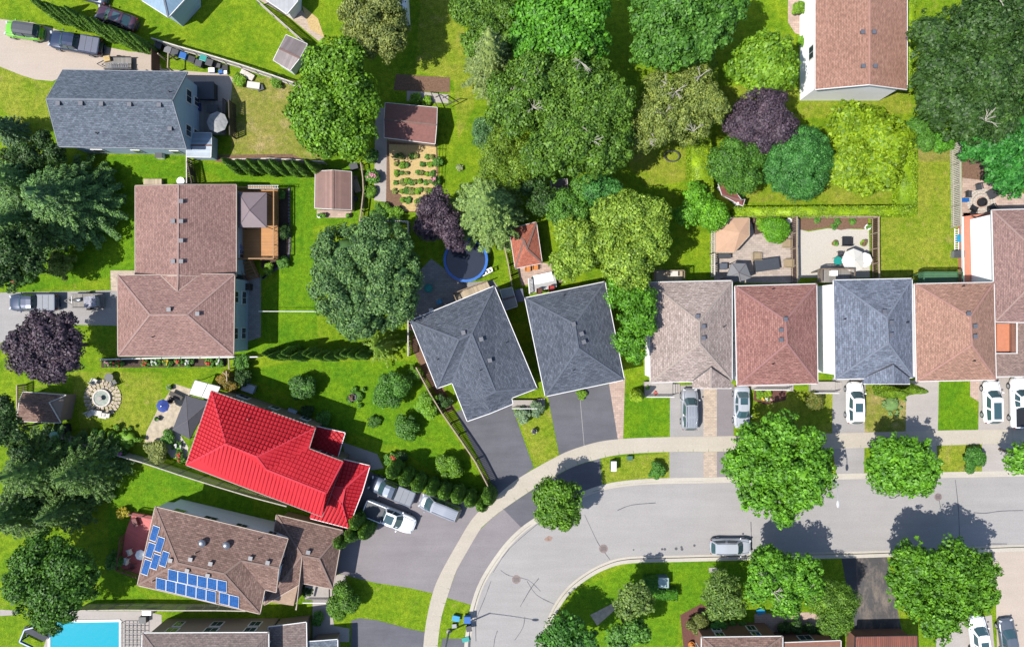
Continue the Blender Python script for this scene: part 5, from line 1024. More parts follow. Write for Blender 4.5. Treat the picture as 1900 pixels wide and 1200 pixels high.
# ---------------------------------------------------------------- fences
def fence(label, pts, h, mat, postm=WOOD, slat=.14, gap=.03, railm=None, posts=2.4, name='fence', thick=.03, rails=(.25,.9), topcap=True, onground=False):
    w = [P(x, y, 0 if onground else h) for x, y in pts]; w = [Vector((q.x, q.y, 0)) for q in w]; c = sum(w, Vector())/len(w); root = thing(name, label, 'fence', (c.x, c.y, 0))
    sl_ = M(); po = M(); ra = M()
    for a, b in zip(w, w[1:]):
        L = (b-a).length; d = (b-a)/max(L, 1e-6); rz = math.atan2(d.y, d.x); n = Vector((-d.y, d.x, 0)); k = max(1, int(L/(slat+gap)))
        for i in range(k): q = a+d*(L*(i+.5)/k); sl_.box(q+Vector((0,0,h*.5-.02))+n*.04, (slat, thick, h-.08+random.uniform(-.015,.015)), rz)
        for i in range(int(L/posts)+2):
            if b is w[-1] or i < int(L/posts)+1: p1_ = M(); p1_.box(a+d*(i*L/(int(L/posts)+1))+Vector((0,0,h*.51)), (.1,.1,h*1.02), rz); p1_.build('fence_post', postm, root)
        for f in rails: ra.bar(a+Vector((0,0,h*f)), b+Vector((0,0,h*f)), .06, .09)
        if topcap: ra.bar(a+Vector((0,0,h+.0)), b+Vector((0,0,h+.0)), .12, .04)
    sl_.build('slats', mat, root); ra.build('rails', railm or postm, root); return root
GRYW = plain('grey_fence_wood', (.36,.33,.30), .85, .25, 4); BRNW = plain('brown_fence_wood', A(104,70,58), .8, .2, 4); OLVW = plain('olive_fence_wood', (.24,.24,.20), .85, .25, 4); DKW = plain('dark_fence_wood', A(84,74,66), .85, .25, 4); TANW = plain('tan_fence_wood', A(190,172,146), .85, .2, 4); PALE = plain('pale_rail_wood', A(206,198,184), .85, .15, 4)
for lb, pts, h, mt, pm in [('slatted grey fence behind the row of bins and north lawn', [(281,71),(330,86),(380,100),(440,118),(500,138),(555,157)], 1.9, GRYW, GRYW), ('pale capped fence between the north lawn and vegetable beds', [(474,-2),(584,96)], 1.8, GRYW, PALE),
    ('grey slatted fence north of the cedar row and below the dry lawn', [(420,296),(500,294),(575,298),(600,300)], 1.6, GRYW, GRYW), ('thin curved tan fence east of the barn roofed shed', [(669,302),(673,330),(674,355),(670,390),(667,409)], 1.2, TANW, TANW), ('thin dark fence north of the pool yard', [(667,410),(715,409),(757,411)], 1.5, DKW, GRYW),
    ('thin fence along the west side of the pool yard', [(757,411),(757,480),(757,570),(757,660)], 1.7, DKW, GRYW), ('brown slatted fence with pale cap beside the terracotta shed', [(935,455),(943,490),(950,530)], 1.9, BRNW, TANW), ('long pale-capped slatted fence between the red roof and house with solar panels', [(70,801),(140,822),(204,841),(264,858),(330,880),(400,902),(470,923),(531,939)], 1.9, OLVW, PALE),
    ('diagonal fence with pale cap beside the angled house driveway', [(772,682),(796,727),(820,767),(850,810),(882,857),(911,913)], 1.8, DKW, TANW), ('slatted fence between the solar panel house and turquoise pool', [(144,1132),(230,1131),(320,1132),(400,1132),(455,1133)], 1.8, WOODG, PALE),
    ('brown wooden fence between the paved patio and gravel yard', [(1479,402),(1479,460),(1480,524)], 1.9, BRNW, TANW), ('brown wooden fence east of the gravel yard', [(1631,402),(1631,460),(1632,515)], 1.9, BRNW, TANW), ('thin fence line along the north of the patio yards', [(1360,402),(1430,401),(1530,401),(1632,402)], 1.5, BRNW, TANW),
    ('weathered grey fence along the west side of the paved patio', [(1326,424),(1326,470),(1326,512)], 1.6, GRYW, GRYW), ('grey slatted fence west of the fire pit patio', [(1782,262),(1783,340),(1784,418)], 1.9, GRYW, PALE), ('white railing along the south side of the large brown house', [(185,667),(300,664),(478,662)], 1.0, TRIM, TRIM),
    ('dark lattice screen on the east side of the grey house deck', [(424,186),(426,250)], 1.9, DKW, DKW), ('dark green gate beside the brown house', [(347,300),(356,342)], 1.6, DKW, DKW), ('pale wooden fence west of the small shed', [(31,715),(31,788)], 1.5, TANW, TANW), ('dark fence running north from the grey cottage lawn', [(346,292),(346,340)], 1.5, DKW, GRYW),
    ('dark pool fence at the left of the turquoise pool', [(36,1190),(45,1168),(75,1160)], 1.4, DARKM, BLUEP)]: fence(lb, pts, h, mt, pm, slat=.13 if h > 1.3 else .04, gap=.07 if h > 1.3 else .12)
# wooden gate wall by the bins
rt = thing('wooden_gate', 'brown slatted timber gate across the beige driveway', 'gate', (P(284,105).x, P(284,105).y, 0)); m = M()
for i in range(14): a = P(274, 84+i*3.4, 1.9); m.box((a.x+1.0-.6, a.y, .95), (.05, .17, 1.9))
m.build('gate_slats', BRNW, rt); m = M()
for x, y in ((272,84),(271,130),(293,100),(312,100),(311,125)): q = P(x,y,1.9); m = M(); m.box((q.x,q.y,.97), (.14,.14,1.95)); m.build('gate_post', TANW, rt)
m = M(); m.bar(P(312,100,1.85), P(311,125,1.85), .12, .1); m.build('gate_rail', TANW, rt)
# ---------------------------------------------------------------- pools and fountain
m_, t_, b_ = newmat('pool_water'); b_.inputs['Base Color'].default_value = c4(A(0,186,212)); b_.inputs['Specular IOR Level'].default_value = .25; b_.inputs['Roughness'].default_value = .08; bump(t_, b_, noise(t_, 2.2, 3), .25, .05); WATER = m_
m_, t_, b_ = newmat('dark_water'); b_.inputs['Base Color'].default_value = c4(A(60,66,80)); b_.inputs['Roughness'].default_value = .06; bump(t_, b_, noise(t_, 2.2, 3), .2, .03); DWATER = m_
rt = thing('swimming_pool', 'rectangular turquoise swimming pool at the bottom edge', 'swimming pool', (P(155,1185).x, P(155,1185).y, 0))
pl = [p.to_2d() for p in PX(smooth_line([(92,1162),(104,1151),(160,1151),(224,1150),(224,1270),(160,1272),(92,1270)], 1, True))]
m = M(); m.prism(pl, .0, .05); m.build('water', WATER, rt); m = M()
for i in range(len(pl)): a, b = pl[i], pl[(i+1) % len(pl)]; m.bar((a.x,a.y,.05), (b.x,b.y,.05), .28, .1)
m.build('coping', TRIM, rt)
rt = thing('round_pool', 'round above-ground pool with a blue rim under the purple tree', 'swimming pool', (P(864,482).x, P(864,482).y, 0)); c = P(864,482,1.1); R_ = 2.4
m = M(); m.lathe((c.x,c.y,0), [(R_,0),(R_,1.1)], 28); m.f = m.f[:-1]; m.build('pool_wall', BLUEP, rt); m = M(); m.lathe((c.x,c.y,0), [(R_-.02,.9),(.1,.9)], 28); m.build('water', DWATER, rt)
m = M(); vs = []; n = 28
for r_ in (R_-.14, R_+.16):
    for i in range(n): t = 2*PI*i/n; vs.append((c.x+r_*math.cos(t), c.y+r_*math.sin(t), 1.12))
m.add(vs, [(i, n+i, n+(i+1) % n, (i+1) % n) for i in range(n)]); m.add([(x,y,z-.08) for x,y,z in vs], [(i, n+i, n+(i+1) % n, (i+1) % n) for i in range(n)]); m.build('pool_rim', plain('pool_rim_blue', A(36,120,220), .4, .1), rt)
rt = thing('pool_ladder', 'white plastic pool ladder beside the round blue pool', 'ladder', (P(892,508).x, P(892,508).y, 0)); m = M()
for k in (-1, 1): m.bar(P(884,514+k*4,.1), P(912,500+k*4,1.3), .08, .08)
for i in range(6): m.bar(P(884+i*5.4,510-i*2.8,.15+i*.2), P(886+i*5.4,518-i*2.8,.15+i*.2), .2, .04)
m.build('ladder_frame', WHITE, rt)
rt = thing('fountain', 'round stone fountain ringed with pale flagstones and green water', 'fountain', (P(191,738).x, P(191,738).y, 0)); c = P(191,738)
m = M()
for ring, (r0, k, s) in enumerate([(1.25,16,.42),(1.65,22,.42),(2.0,28,.38)]):
    for i in range(k): t = 2*PI*i/k+ring*.2; m.box((c.x+r0*math.cos(t), c.y+r0*math.sin(t), .05+random.uniform(0,.03)), (s*.85, s*random.uniform(.75,1), .1), t)
m.build('flagstone_ring', STONE, rt); m = M(); m.lathe(c, [(1.05,0),(1.05,.35),(.88,.35),(.86,.26)], 24); m.build('basin', GRYW, rt); m = M(); m.lathe(c+Vector((0,0,.01)), [(.87,.28),(.05,.28)], 24); m.build('water', solid('fountain_water', 150,164,150,.1,.3), rt)
m = M(); m.lathe(c, [(.12,0),(.1,.6),(.3,.68),(.28,.74),(.05,.76)], 12); m.build('spout', CON, rt)
# ---------------------------------------------------------------- garden furniture
def chair(label, px, py, rz, mat, w=.6, group=None, z=0.015, cat='chair', name='garden_chair'):
    p = P(px, py, .4); root = thing(name, label, cat, (p.x,p.y,z), math.radians(rz), group)
    m = M(); m.box((0,0,.42), (w,w,.06)); m.build('seat', mat, root, local=True, bevel=.02); m = M(); m.box((-w*.48,0,.72), (.06,w,.6)); m.build('backrest', mat, root, local=True, bevel=.02)
    for s in (1,-1): m = M(); m.bar((-w*.45,s*w*.5,.62), (w*.42,s*w*.5,.62), .07, .04); m.build('armrest', mat, root, local=True)
    for a in (1,-1):
        for b in (1,-1): m = M(); m.tube((a*w*.42,b*w*.42,0), (a*w*.4,b*w*.4,.4), .025, n=6); m.build('leg', mat, root, local=True)
def table(label, px, py, rz, mat, sx=1.2, sy=.8, h=.72, round_=False, cat='table', name='garden_table', z=.015):
    p = P(px, py, h); root = thing(name, label, cat, (p.x,p.y,z), math.radians(rz)); m = M()
    if round_: m.lathe((0,0,0), [(sx/2,h-.05),(sx/2,h),(.01,h)], 20)
    else: m.box((0,0,h-.03), (sx,sy,.06))
    m.build('tabletop', mat, root, local=True)
    for a in (1,-1):
        for b in (1,-1): m = M(); m.tube((a*sx*.33,b*sy*.33,0), (a*sx*.33,b*sy*.33,h-.05), .03, n=6); m.build('leg', mat, root, local=True)
def umbrella(label, px, py, r, mat, h=2.4):
    p = P(px, py, h); root = thing('garden_umbrella', label, 'umbrella', (p.x,p.y,0)); m = M(); n = 8; vs = [(0,0,h+.25)]+[(r*math.cos(2*PI*i/n), r*math.sin(2*PI*i/n), h-.15) for i in range(n)]
    m.add(vs, [(0,1+i,1+(i+1) % n) for i in range(n)]); m.add([(x,y,z-.03) for x,y,z in vs], [(0,1+(i+1) % n,1+i) for i in range(n)]); m.build('canopy', mat, root, local=True); m = M(); m.tube((0,0,0), (0,0,h+.3), .03); m.build('pole', RIM, root, local=True)
def binn(label, px, py, mat, lid=None, w=.6, d=.65, h=1.0, rz=0, group=None):
    p = P(px, py, h); root = thing('wheelie_bin', label, 'bin', (p.x,p.y,.01), math.radians(rz), group); m = M()
    q = [(x*w/2*k, y*d/2*k, z) for z, k in ((.05,.78),(h-.08,1)) for x, y in ((-1,-1),(1,-1),(1,1),(-1,1))]; m.add(q, [(0,3,2,1),(4,5,6,7),(0,1,5,4),(1,2,6,5),(2,3,7,6),(3,0,4,7)]); m.build('bin_body', mat, root, local=True, bevel=.03)
    m = M(); m.box((0,0,h-.03), (w*1.08,d*1.08,.09)); m.build('lid', lid or mat, root, local=True, bevel=.03)
    for s in (1,-1): m = M(); m.tube((-w*.36*s-.03,d*.42,.1), (-w*.36*s+.03,d*.42,.1), .1, n=10); m.build('wheel', BLACK, root, local=True)
def pot(label, px, py, r, h, mat, plant=None, group=None):
    p = P(px, py, h); root = thing('plant_pot', label, 'pot', (p.x,p.y,.01), 0, group); m = M(); m.lathe((0,0,0), [(r*.7,0),(r,h),(r*.86,h),(r*.8,h*.85)], 14); m.build('pot_body', mat, root, local=True)
    if plant:
        m = M()
        for _ in range(14): a = random.uniform(0,2*PI); d = random.uniform(0,r*.8); m.blob((d*math.cos(a), d*math.sin(a), h+random.uniform(.02,.2)), random.uniform(.08,.16), .25, random, (6,4))
        m.build('pot_plant', plant, root, local=True)
def crate(label, px, py, sx, sy, h, mat, rz=0, name='storage_box', cat='box', lid=None, z=.012):
    p = P(px, py, h); root = thing(name, label, cat, (p.x,p.y,z), math.radians(rz)); m = M(); m.box((0,0,h*.45), (sx,sy,h*.9)); m.build('box_body', mat, root, local=True, bevel=.03); m = M(); m.box((0,0,h*.94), (sx*1.05,sy*1.05,h*.12)); m.build('lid', lid or mat, root, local=True, bevel=.02)
# bins and clutter along the north fence
for lb, x, y, m1, m2 in [('black round-topped bin nearest the timber gate', 293,84,BLACK,CHAR),('grey bin second from the timber gate', 311,92,CHAR,solid('grey_lid',130,130,136)),('small tan bin between the grey and blue bins', 324,97,solid('tan_bin',120,112,104),CHAR),('bright blue recycling bin in the fence row', 339,103,BLUEP,BLUEP),('black bin right of the bright blue bin', 355,110,BLACK,BLACK),('teal lidded bin near the end of the fence row', 377,107,BLACK,TEAL),('dark grey bin below the teal lidded bin', 368,117,CHAR,CHAR),('charcoal bin at the end of the fence row', 388,116,BLACK,CHAR)]: binn(lb, x, y, m1, m2, .75, .7, 1.0, -18, 'bins along the slatted fence')
crate('small blue and white cooler on the beige paving', 392,130,.7,.5,.45,BLUEP,lid=WHITE,name='cooler',cat='cooler'); crate('pale wooden planter box on the dry lawn', 470,158,1.4,.7,.5,CREAM,-8,'planter_box','planter'); crate('grey plank pile by the north fence', 458,139,1.6,.7,.35,GRYW,-28,'plank_pile','timber')
crate('covered black barbecue on the grey deck', 378,168,2.2,1.9,1.2,TON,0,'barbecue_cover','covered grill'); crate('blue folded cushion box on the grey deck', 364,198,.9,.8,.9,plain('navy_cloth', A(40,60,130), .8), 0,'cushion_box','box'); umbrella('closed-looking grey patio umbrella on the grey deck', 402,226,1.2,solid('faded_grey_cloth',176,176,176,.9,.25)); table('dark patio table on the grey deck', 398,205,0,CHAR,1.3,.9,.74,z=.6)
# trailers
def trailer(label, px, py, rz, L, W_, load=None):
    p = P(px, py, .6); root = thing('utility_trailer', label, 'trailer', (p.x,p.y,.014), math.radians(rz)); m = M(); m.box((0,0,.5), (L,W_,.1)); m.build('trailer_bed', WOODG, root, local=True)
    for s in (1,-1):
        m = M(); m.bar((-L/2,s*W_/2,.8), (L/2,s*W_/2,.8), .06, .06); m.bar((-L/2,s*W_/2,.62), (L/2,s*W_/2,.62), .05, .05); [m.box((x,s*W_/2,.65), (.06,.06,.35)) for x in (-L/2,-L/6,L/6,L/2)]; m.build('side_rail', DARKM, root, local=True)
        m = M(); m.tube((0,s*(W_/2+.06),.3), (0,s*(W_/2+.26),.3), .3, n=14); m.build('wheel', TYRE, root, local=True)
    m = M(); m.bar((-L/2-1.0,0,.45), (-L/2,.5,.45), .07, .07); m.bar((-L/2-1.0,0,.45), (-L/2,-.5,.45), .07, .07); m.build('tow_bar', DARKM, root, local=True); return root
trailer('small open trailer carrying an aluminium ladder beside the grey house', 219,118,0,3.0,1.4); crate('brown cardboard cargo box in the small trailer', 203,112,.7,.6,.35,STRAW,10,'cargo_box','box',z=.57)
rt = thing('aluminium_ladder', 'aluminium ladder lying in the small open trailer', 'ladder', (P(217,122).x, P(217,122).y, .6)); m = M()
for s in (1,-1): m.bar(P(200,122+s*3.5,.95), P(238,122+s*3.5,.95), .06, .08)
for i in range(9): m.bar(P(202+i*4.3,118.5,.95), P(202+i*4.3,125.5,.95), .05, .05)
m.build('ladder_frame', RIM, rt)
trailer('flat trailer hitched behind the dark blue pickup', 163,558,0,3.6,1.6)
rt = thing('motorcycle', 'black motorcycle strapped across the flat trailer in the west drive', 'motorcycle', (P(158,557).x, P(158,557).y, .58)); b0 = P(158,557); m = M()
m.blob((b0.x,b0.y,1.35), (.55,.24,.2), .15); m.bar((b0.x-.6,b0.y,1.3), (b0.x+.9,b0.y,1.25), .25, .16); m.build('frame', CHAR, rt); m = M(); m.bar((b0.x-.55,b0.y-.4,1.6), (b0.x-.55,b0.y+.4,1.6), .05, .05); m.build('handlebar', RIM, rt)
for s in (-.8,.8): m = M(); m.tube((b0.x+s,b0.y-.08,.95), (b0.x+s,b0.y+.08,.95), .34, n=16); m.build('wheel', TYRE, rt)
m = M(); m.blob((b0.x+.2,b0.y,1.5), (.3,.2,.12), .1); m.build('fuel_tank', SILVER, rt)
crate('pale crumpled tarp bundle on the flat trailer', 172,560,1.3,1.2,.9,solid('tarp',176,176,190,.8,.4),8,'tarp_bundle','tarp',z=.58)
# west yards
table('round mesh table north of the fountain', 202,700,20,CHAR,1.0,1.0,.7,True)
for lb, x, y, r in [('pale garden chair left of the mesh table', 175,707,60),('dark garden chair right of the mesh table', 212,710,120),('pale garden chair left in the group south of the fountain', 166,768,-60),('pale garden chair right in the group south of the fountain', 199,770,-100)]: chair(lb, x, y, r, CREAM if 'pale' in lb else CHAR)
table('white bench table south of the fountain', 178,766,-8,CREAM,1.3,.6,.5); crate('white bench box beside the bench table', 190,771,.9,.6,.45,CREAM,-10)
umbrella('closed teal umbrella top above the long fence', 98,809,.55,solid('mint_cloth',150,206,180),2.6); crate('dark bicycle-like clutter pile by the small shed', 117,795,1.3,.9,.5,BLACK,10,'clutter_pile','clutter')
for i,(x,y) in enumerate([(314,719),(291,777)]): pot(['black round pot at the top of the flagstone patio','black round pot lower on the flagstone patio'][i], x, y, .33, .4, BLACK, L_MID)
table('long brown bench table on the flagstone patio', 326,734,-25,WOODD,1.6,.5,.6); chair('dark wooden chair beside the bench table', 318,741,60,WOODD); umbrella('blue and white half-open umbrella on the flagstones', 301,753,.75,solid('navy_white_cloth',50,80,170,.8,.3),2.0)
rt = thing('greenhouse', 'small clear roofed lean-to beside the charcoal gazebo', 'greenhouse', (P(380,715).x, P(380,715).y, 0)); V2 = verts(dict(a=(362,706,2.4), b=(408,718,2.4), c=(396,742,2.4), d=(352,730,2.4))); roof_shell(V2, ['abcd'], rt, plain('polycarbonate', A(196,206,210), .25, .05), None, DARKM, thick=.05); m = M()
for k in 'abcd': q = V2[k]; m.box((q.x,q.y,1.18), (.07,.07,2.36))
m.bar(V2['a'].lerp(V2['b'],.5)+Vector((0,0,.04)), V2['d'].lerp(V2['c'],.5)+Vector((0,0,.04)), .05, .05); m.build('frame', DARKM, rt)
crate('white lidded box by the wall of the red roofed house', 460,720,1.4,.9,.8,solid('pale_grey_box',190,200,214),-20); crate('pale grey meter cabinet by the red roofed house wall', 541,765,1.0,.7,.7,solid('cabinet_grey',180,190,204),-22,'cabinet','cabinet')
rt = thing('garden_arch', 'tan timber arbour post frame at the end of the white railing', 'arbour', (P(422,688).x, P(422,688).y, 0)); m = M(); m.bar(P(424,665,2.1), P(425,684,2.1), .12, .1); m.bar(P(420,688,2.1), P(421,708,2.1), .12, .1); m.bar(P(413,690,2.1), P(421,697,2.1), .08, .08)
for x, y in ((424,666),(425,684),(421,707)): q = P(x,y,2.1); m.box((q.x,q.y,1.03), (.12,.12,2.06))
m.build('arbour_frame', TANW, rt)
pot('dark round stone pot inside the ground cover ring', 654,737,.45,.5,CHAR,SOIL); pot('round stone bird bath on the front grass of the angled house', 991,800,.32,.6,CREAM,CHAR)
rt = thing('washing_line', 'white washing line pole stretched across the west lawn', 'washing line', (P(530,578).x, P(530,578).y, 0)); m = M(); m.bar(P(480,577.5,1.9), P(588,578,1.9), .05, .05)
for x in (480,588): q = P(x,578,1.9); m.box((q.x,q.y,.95), (.07,.07,1.9))
m.build('line_frame', WHITE, rt)
crate('white air conditioner beside the grey house south wall', 294,287,.8,.7,.8,WHITE,0,'air_conditioner','air conditioner',lid=CHAR); crate('white air conditioner at the foot of the brown house', 446,549,.8,.8,.8,WHITE,0,'air_conditioner','air conditioner',lid=CHAR); crate('brown barbecue behind the brown house', 456,532,.9,.7,1.0,WOODD,0,'barbecue','barbecue')
crate('wooden box against the north wall of the brown house', 283,337,2.0,.6,.6,WOODP,0); table('small white round table behind the brown house', 335,336,0,WHITE,.9,.9,.7,True); table('round grey covered table on the orange deck', 448,464,0,solid('lilac_cover',150,150,180),1.2,1.2,.74,True,z=1.1); chair('dark chair on the orange deck under the eave', 447,446,0,CHAR,z=1.1)
rt = thing('white_ladder', 'long white ladder lying north of the mauve gazebo', 'ladder', (P(487,347).x, P(487,347).y, 1.2)); m = M()
for s in (1,-1): m.bar(P(459,347+s*2.6,2.6), P(517,347+s*2.6,2.6), .05, .06)
for i in range(13): m.bar(P(462+i*4.4,344.6,2.6), P(462+i*4.4,349.4,2.6), .04, .04)
m.build('ladder_frame', TRIM, rt)
for i, (x, y, mt) in enumerate([(593,400,WHITE),(601,399,solid('dark_red_pot',110,60,66)),(646,400,BLACK)]): pot(['white pot on the paving of the barn roofed shed','dark red pot on the paving of the barn roofed shed','black pot on the paving of the barn roofed shed'][i], x, y, .3, .4, mt, L_MID)
crate('stacked timber leaning right of the barn roofed shed', 661,345,.7,1.4,.5,WOODP,20,'timber_stack','timber')
# patios in the middle and east
chair('orange cushioned chair below the terracotta shed, left', 979,499,-90,ORANGE); chair('orange cushioned chair below the terracotta shed, right', 993,496,-90,ORANGE); crate('white rectangular hot tub cover on the slatted deck', 1008,516,2.1,1.0,.9,WHITE,12,'hot_tub','hot tub'); pot('teal round planter beside the white hot tub cover', 992,519,.45,.5,TEAL); chair('red cushioned lounge chair on the white slatted deck', 1022,536,-90,REDP,z=.9); chair('brown cushioned lounge chair on the white slatted deck', 1000,541,-90,MULCH,z=.9)
crate('lilac covered grill in the gap between the dark houses', 964,548,.9,1.4,1.1,TONB,8,'barbecue_cover','covered grill'); pot('teal glazed pot in the shaded pool yard', 795,535,.5,.4,TEAL)
crate('beige steel patio roof panel',1358,440,3.6,3.2,.12,PAVP) if False else None
V2 = verts(dict(a=(1328,424,2.3), b=(1355,405,2.3), c=(1390,405,2.3), d=(1390,437,2.3), e=(1362,468,2.3), f=(1328,468,2.3), g=(1372,432,2.9))); rt = thing('patio_awning', 'beige hipped awning in the corner of the paved patio', 'awning', (P(1358,438).x, P(1358,438).y, 0)); roof_shell(V2, ['abg','bcg','cdg','deg','efg','fag'], rt, plain('beige_cloth', A(222,180,148), .8, .06), None, WOODP, thick=.06, name='awning_cloth'); m = M()
for k in 'abcdef': q = V2[k]; m.box((q.x*.999,q.y,1.14), (.08,.08,2.25))
m.build('awning_post', WOODD, rt)
crate('dark wicker storage box under the beige awning', 1345,474,1.4,.6,.6,CHAR); crate('square dark grey cabinet on the patio paving', 1343,494,.8,.7,.7,plain('slate_box', A(96,104,120), .6)); crate('large rumpled black cover over patio furniture', 1424,491,2.6,1.3,1.0,TON,8,'furniture_cover','covered furniture')
for lb, x, y, r in [('wooden slatted chair left of the black furniture cover', 1404,476,90),('wooden slatted chair upper right on the patio by the fence', 1459,452,180),('wooden slatted chair lower right on the patio by the fence', 1462,489,180)]: chair(lb, x, y, r, plain('slat_wood', A(176,156,124), .8, .1), .95)
pot('grey tub in the planter bed corner', 1398,407,.4,.5,CHAR,SOIL); crate('white angular garden ornament by the planter', 1462,411,.9,.6,.4,WHITE,40,'garden_ornament','ornament')
umbrella('big white umbrella in the gravel yard', 1585,483,1.35,CREAM); umbrella('smaller white umbrella at the fence in the gravel yard', 1606,482,.85,WHITE,2.2); table('round glass table under the white umbrella', 1555,484,0,TEAL,1.0,1.0,.7,True)
chair('dark wicker chair above the umbrella table', 1559,471,90,CHAR); chair('black bench seat on the gravel', 1571,448,90,BLACK,1.1); pot('terracotta pot on the gravel', 1550,451,.35,.45,solid('terracotta_pot',170,120,90),L_MID); pot('yellow-green planter ring by the gravel yard fence', 1603,451,.4,.4,L_YG,SOIL); pot('white bowl planter at the top of the brown fence', 1611,421,.35,.5,WHITE,L_MID)
for i, (x, y) in enumerate([(1516,408),(1553,411),(1581,411),(1547,420)]): shrub(['green perennial at the left of the brick-red bed','green perennial in the middle of the brick-red bed','green perennial at the right of the brick-red bed','low green perennial on the bed edge'][i], x, y, 6, .5, L_MID, leaf=.07)
crate('white air unit on the dark balcony', 1532,509,.7,.6,.6,WHITE,0,z=2.2); crate('white crate on the balcony behind the taupe house', 1243,510,.8,.6,.5,CREAM,0,z=2.2)
# fire pit
rt = thing('fire_pit', 'round black fire pit on concentric stone rings', 'fire pit', (P(1820,376).x, P(1820,376).y, 0)); c = P(1820,376); m = M()
for r0, k in ((.85,16),(1.2,24),(1.5,30)):
    for i in range(k): t = 2*PI*i/k; m.box((c.x+r0*math.cos(t), c.y+r0*math.sin(t), .06), (.24,r0*2*PI/k*.86,.07), t)
m.build('stone_ring', GRAVEL, rt); m = M(); m.lathe(c, [(.5,0),(.5,.45),(.4,.45),(.38,.2)], 18); m.build('fire_bowl', BLACK, rt)
for lb, x, y, r in [('dark wicker chair left of the fire pit', 1797,361,0),('dark wicker chair above the fire pit', 1816,347,-80),('dark wicker sofa seat right of the fire pit', 1840,360,-150),('black chair below the fire pit', 1806,387,60),('round black chair at the south-west of the fire pit', 1805,399,70),('black chair against the house wall by the fire pit', 1842,385,120)]: chair(lb, x, y, r, BLACK if 'black' in lb else CHAR, 1.0 if 'sofa' in lb else .7)
crate('blue cushion on the fire pit patio', 1791,371,.9,.4,.4,BLUEP); rt = thing('white_ladder', 'white ladder leaning by the terracotta terrace', 'ladder', (P(1776,440).x, P(1776,440).y, 0)); m = M()
for s in (1,-1): m.bar(P(1775+s*3.6,424,.3), P(1775+s*3.6,464,.3), .06, .06)
for i in range(9): m.bar(P(1771.6,427+i*4.3,.3), P(1778.4,427+i*4.3,.3), .05, .05)
m.build('ladder_frame', WHITE, rt); crate('small bright blue tub by the white ladder', 1782,442,.5,.8,.5,SKYB); crate('grey air conditioner at the foot of the ladder', 1781,471,1.1,.8,.8,solid('ac_grey',150,154,160),0,'air_conditioner','air conditioner',lid=CHAR)
rt = thing('round_garden_ring', 'grey ring trampoline frame resting on the olive lawn', 'trampoline frame', (P(1246,291).x, P(1246,291).y, 0)); c = P(1246,291); m = M(); pts = [Vector((c.x+.85*math.cos(2*PI*i/24), c.y+.62*math.sin(2*PI*i/24), .3)) for i in range(25)]
for a, b in zip(pts, pts[1:]): m.bar(a, b, .12, .12)
m.build('ring', CHAR, rt); m = M(); [m.tube((pts[i].x,pts[i].y,0), pts[i], .03, n=6) for i in (0,4,8,12,16,20)]; m.build('leg', GRYW, rt)
# vegetable garden frames
rt = thing('garden_trellis', 'dark crossed timber poles by the red felt roofed shed', 'trellis', (P(820,185).x, P(820,185).y, 0)); m = M(); [m.bar(P(*a), P(*b), .1, .08) for a, b in (((799,170,1.2),(812,200,1.2)),((808,181,1.2),(818,176,1.2)),((818,176,1.2),(838,189,1.2)),((826,197,1.2),(854,183,1.2)))]; [m.tube(P(x,y), P(x,y,1.25), .05, n=6) for x, y in ((800,171),(853,183))]; m.build('poles', DKW, rt)
rt = thing('wire_trellis', 'tall dark wire trellis on the east edge of the vegetable garden', 'trellis', (P(810,300).x, P(810,300).y, 0)); m = M(); [m.bar(P(811,260+0*i,h_), P(808,350,h_), .04, .04) for i, h_ in enumerate((.5,1.0,1.5))]; [m.tube(P(811-i*.5,262+i*14.6), P(811-i*.5,262+i*14.6,1.6), .03, n=6) for i in range(7)]; m.build('wires', DKW, rt)
# red deck furniture
umbrella('small white round table umbrella on the red deck', 259,1030,.6,WHITE,1.6); chair('white cushioned chair on the red deck, upper', 247,1020,200,CREAM,z=.7); chair('white cushioned chair on the red deck, lower', 241,1036,170,CREAM,z=.7); crate('dark red bench box on the red deck', 256,966,.5,.9,.5,REDR,20,z=.7); chair('dark red armchair on the lower red deck', 252,1046,90,REDR,z=.7)
# pool surrounds
rt = thing('pool_enclosure', 'dark barred screen lying over the right end of the turquoise pool', 'pool screen', (P(236,1175).x, P(236,1175).y, 0)); m = M()
[m.bar(P(224,1156+i*9,.5), P(268,1156+i*9,.5), .06, .06) for i in range(6)]; [m.bar(P(224+i*7.3,1156,.5), P(224+i*7.3,1204,.5), .05, .05) for i in range(7)]; [m.tube(P(x,1156), P(x,1156,.5), .04, n=6) for x in (224,268)]; m.build('bars', DARKM, rt)
crate('white pump box beside the pool fence', 272,1137,1.0,.5,.6,WHITE,0); crate('dark pool equipment on the pale poolside paving', 264,1150,.8,.7,.7,CHAR,0,'pool_pump','pump'); rt = thing('water_slide', 'dark slide frame at the left end of the turquoise pool', 'pool slide', (P(60,1175).x, P(60,1175).y, 0)); m = M(); m.bar(P(45,1165,1.4), P(86,1185,.4), .7, .08); m.build('slide', CHAR, rt); m = M(); [m.tube(P(x,y), P(x,y,h_), .05, n=6) for x, y, h_ in ((46,1163,1.4),(46,1170,1.4),(80,1180,.6))]; m.bar(P(38,1190,.9), P(60,1200,.9), .12, .3); m.build('frame', BLUEP, rt)
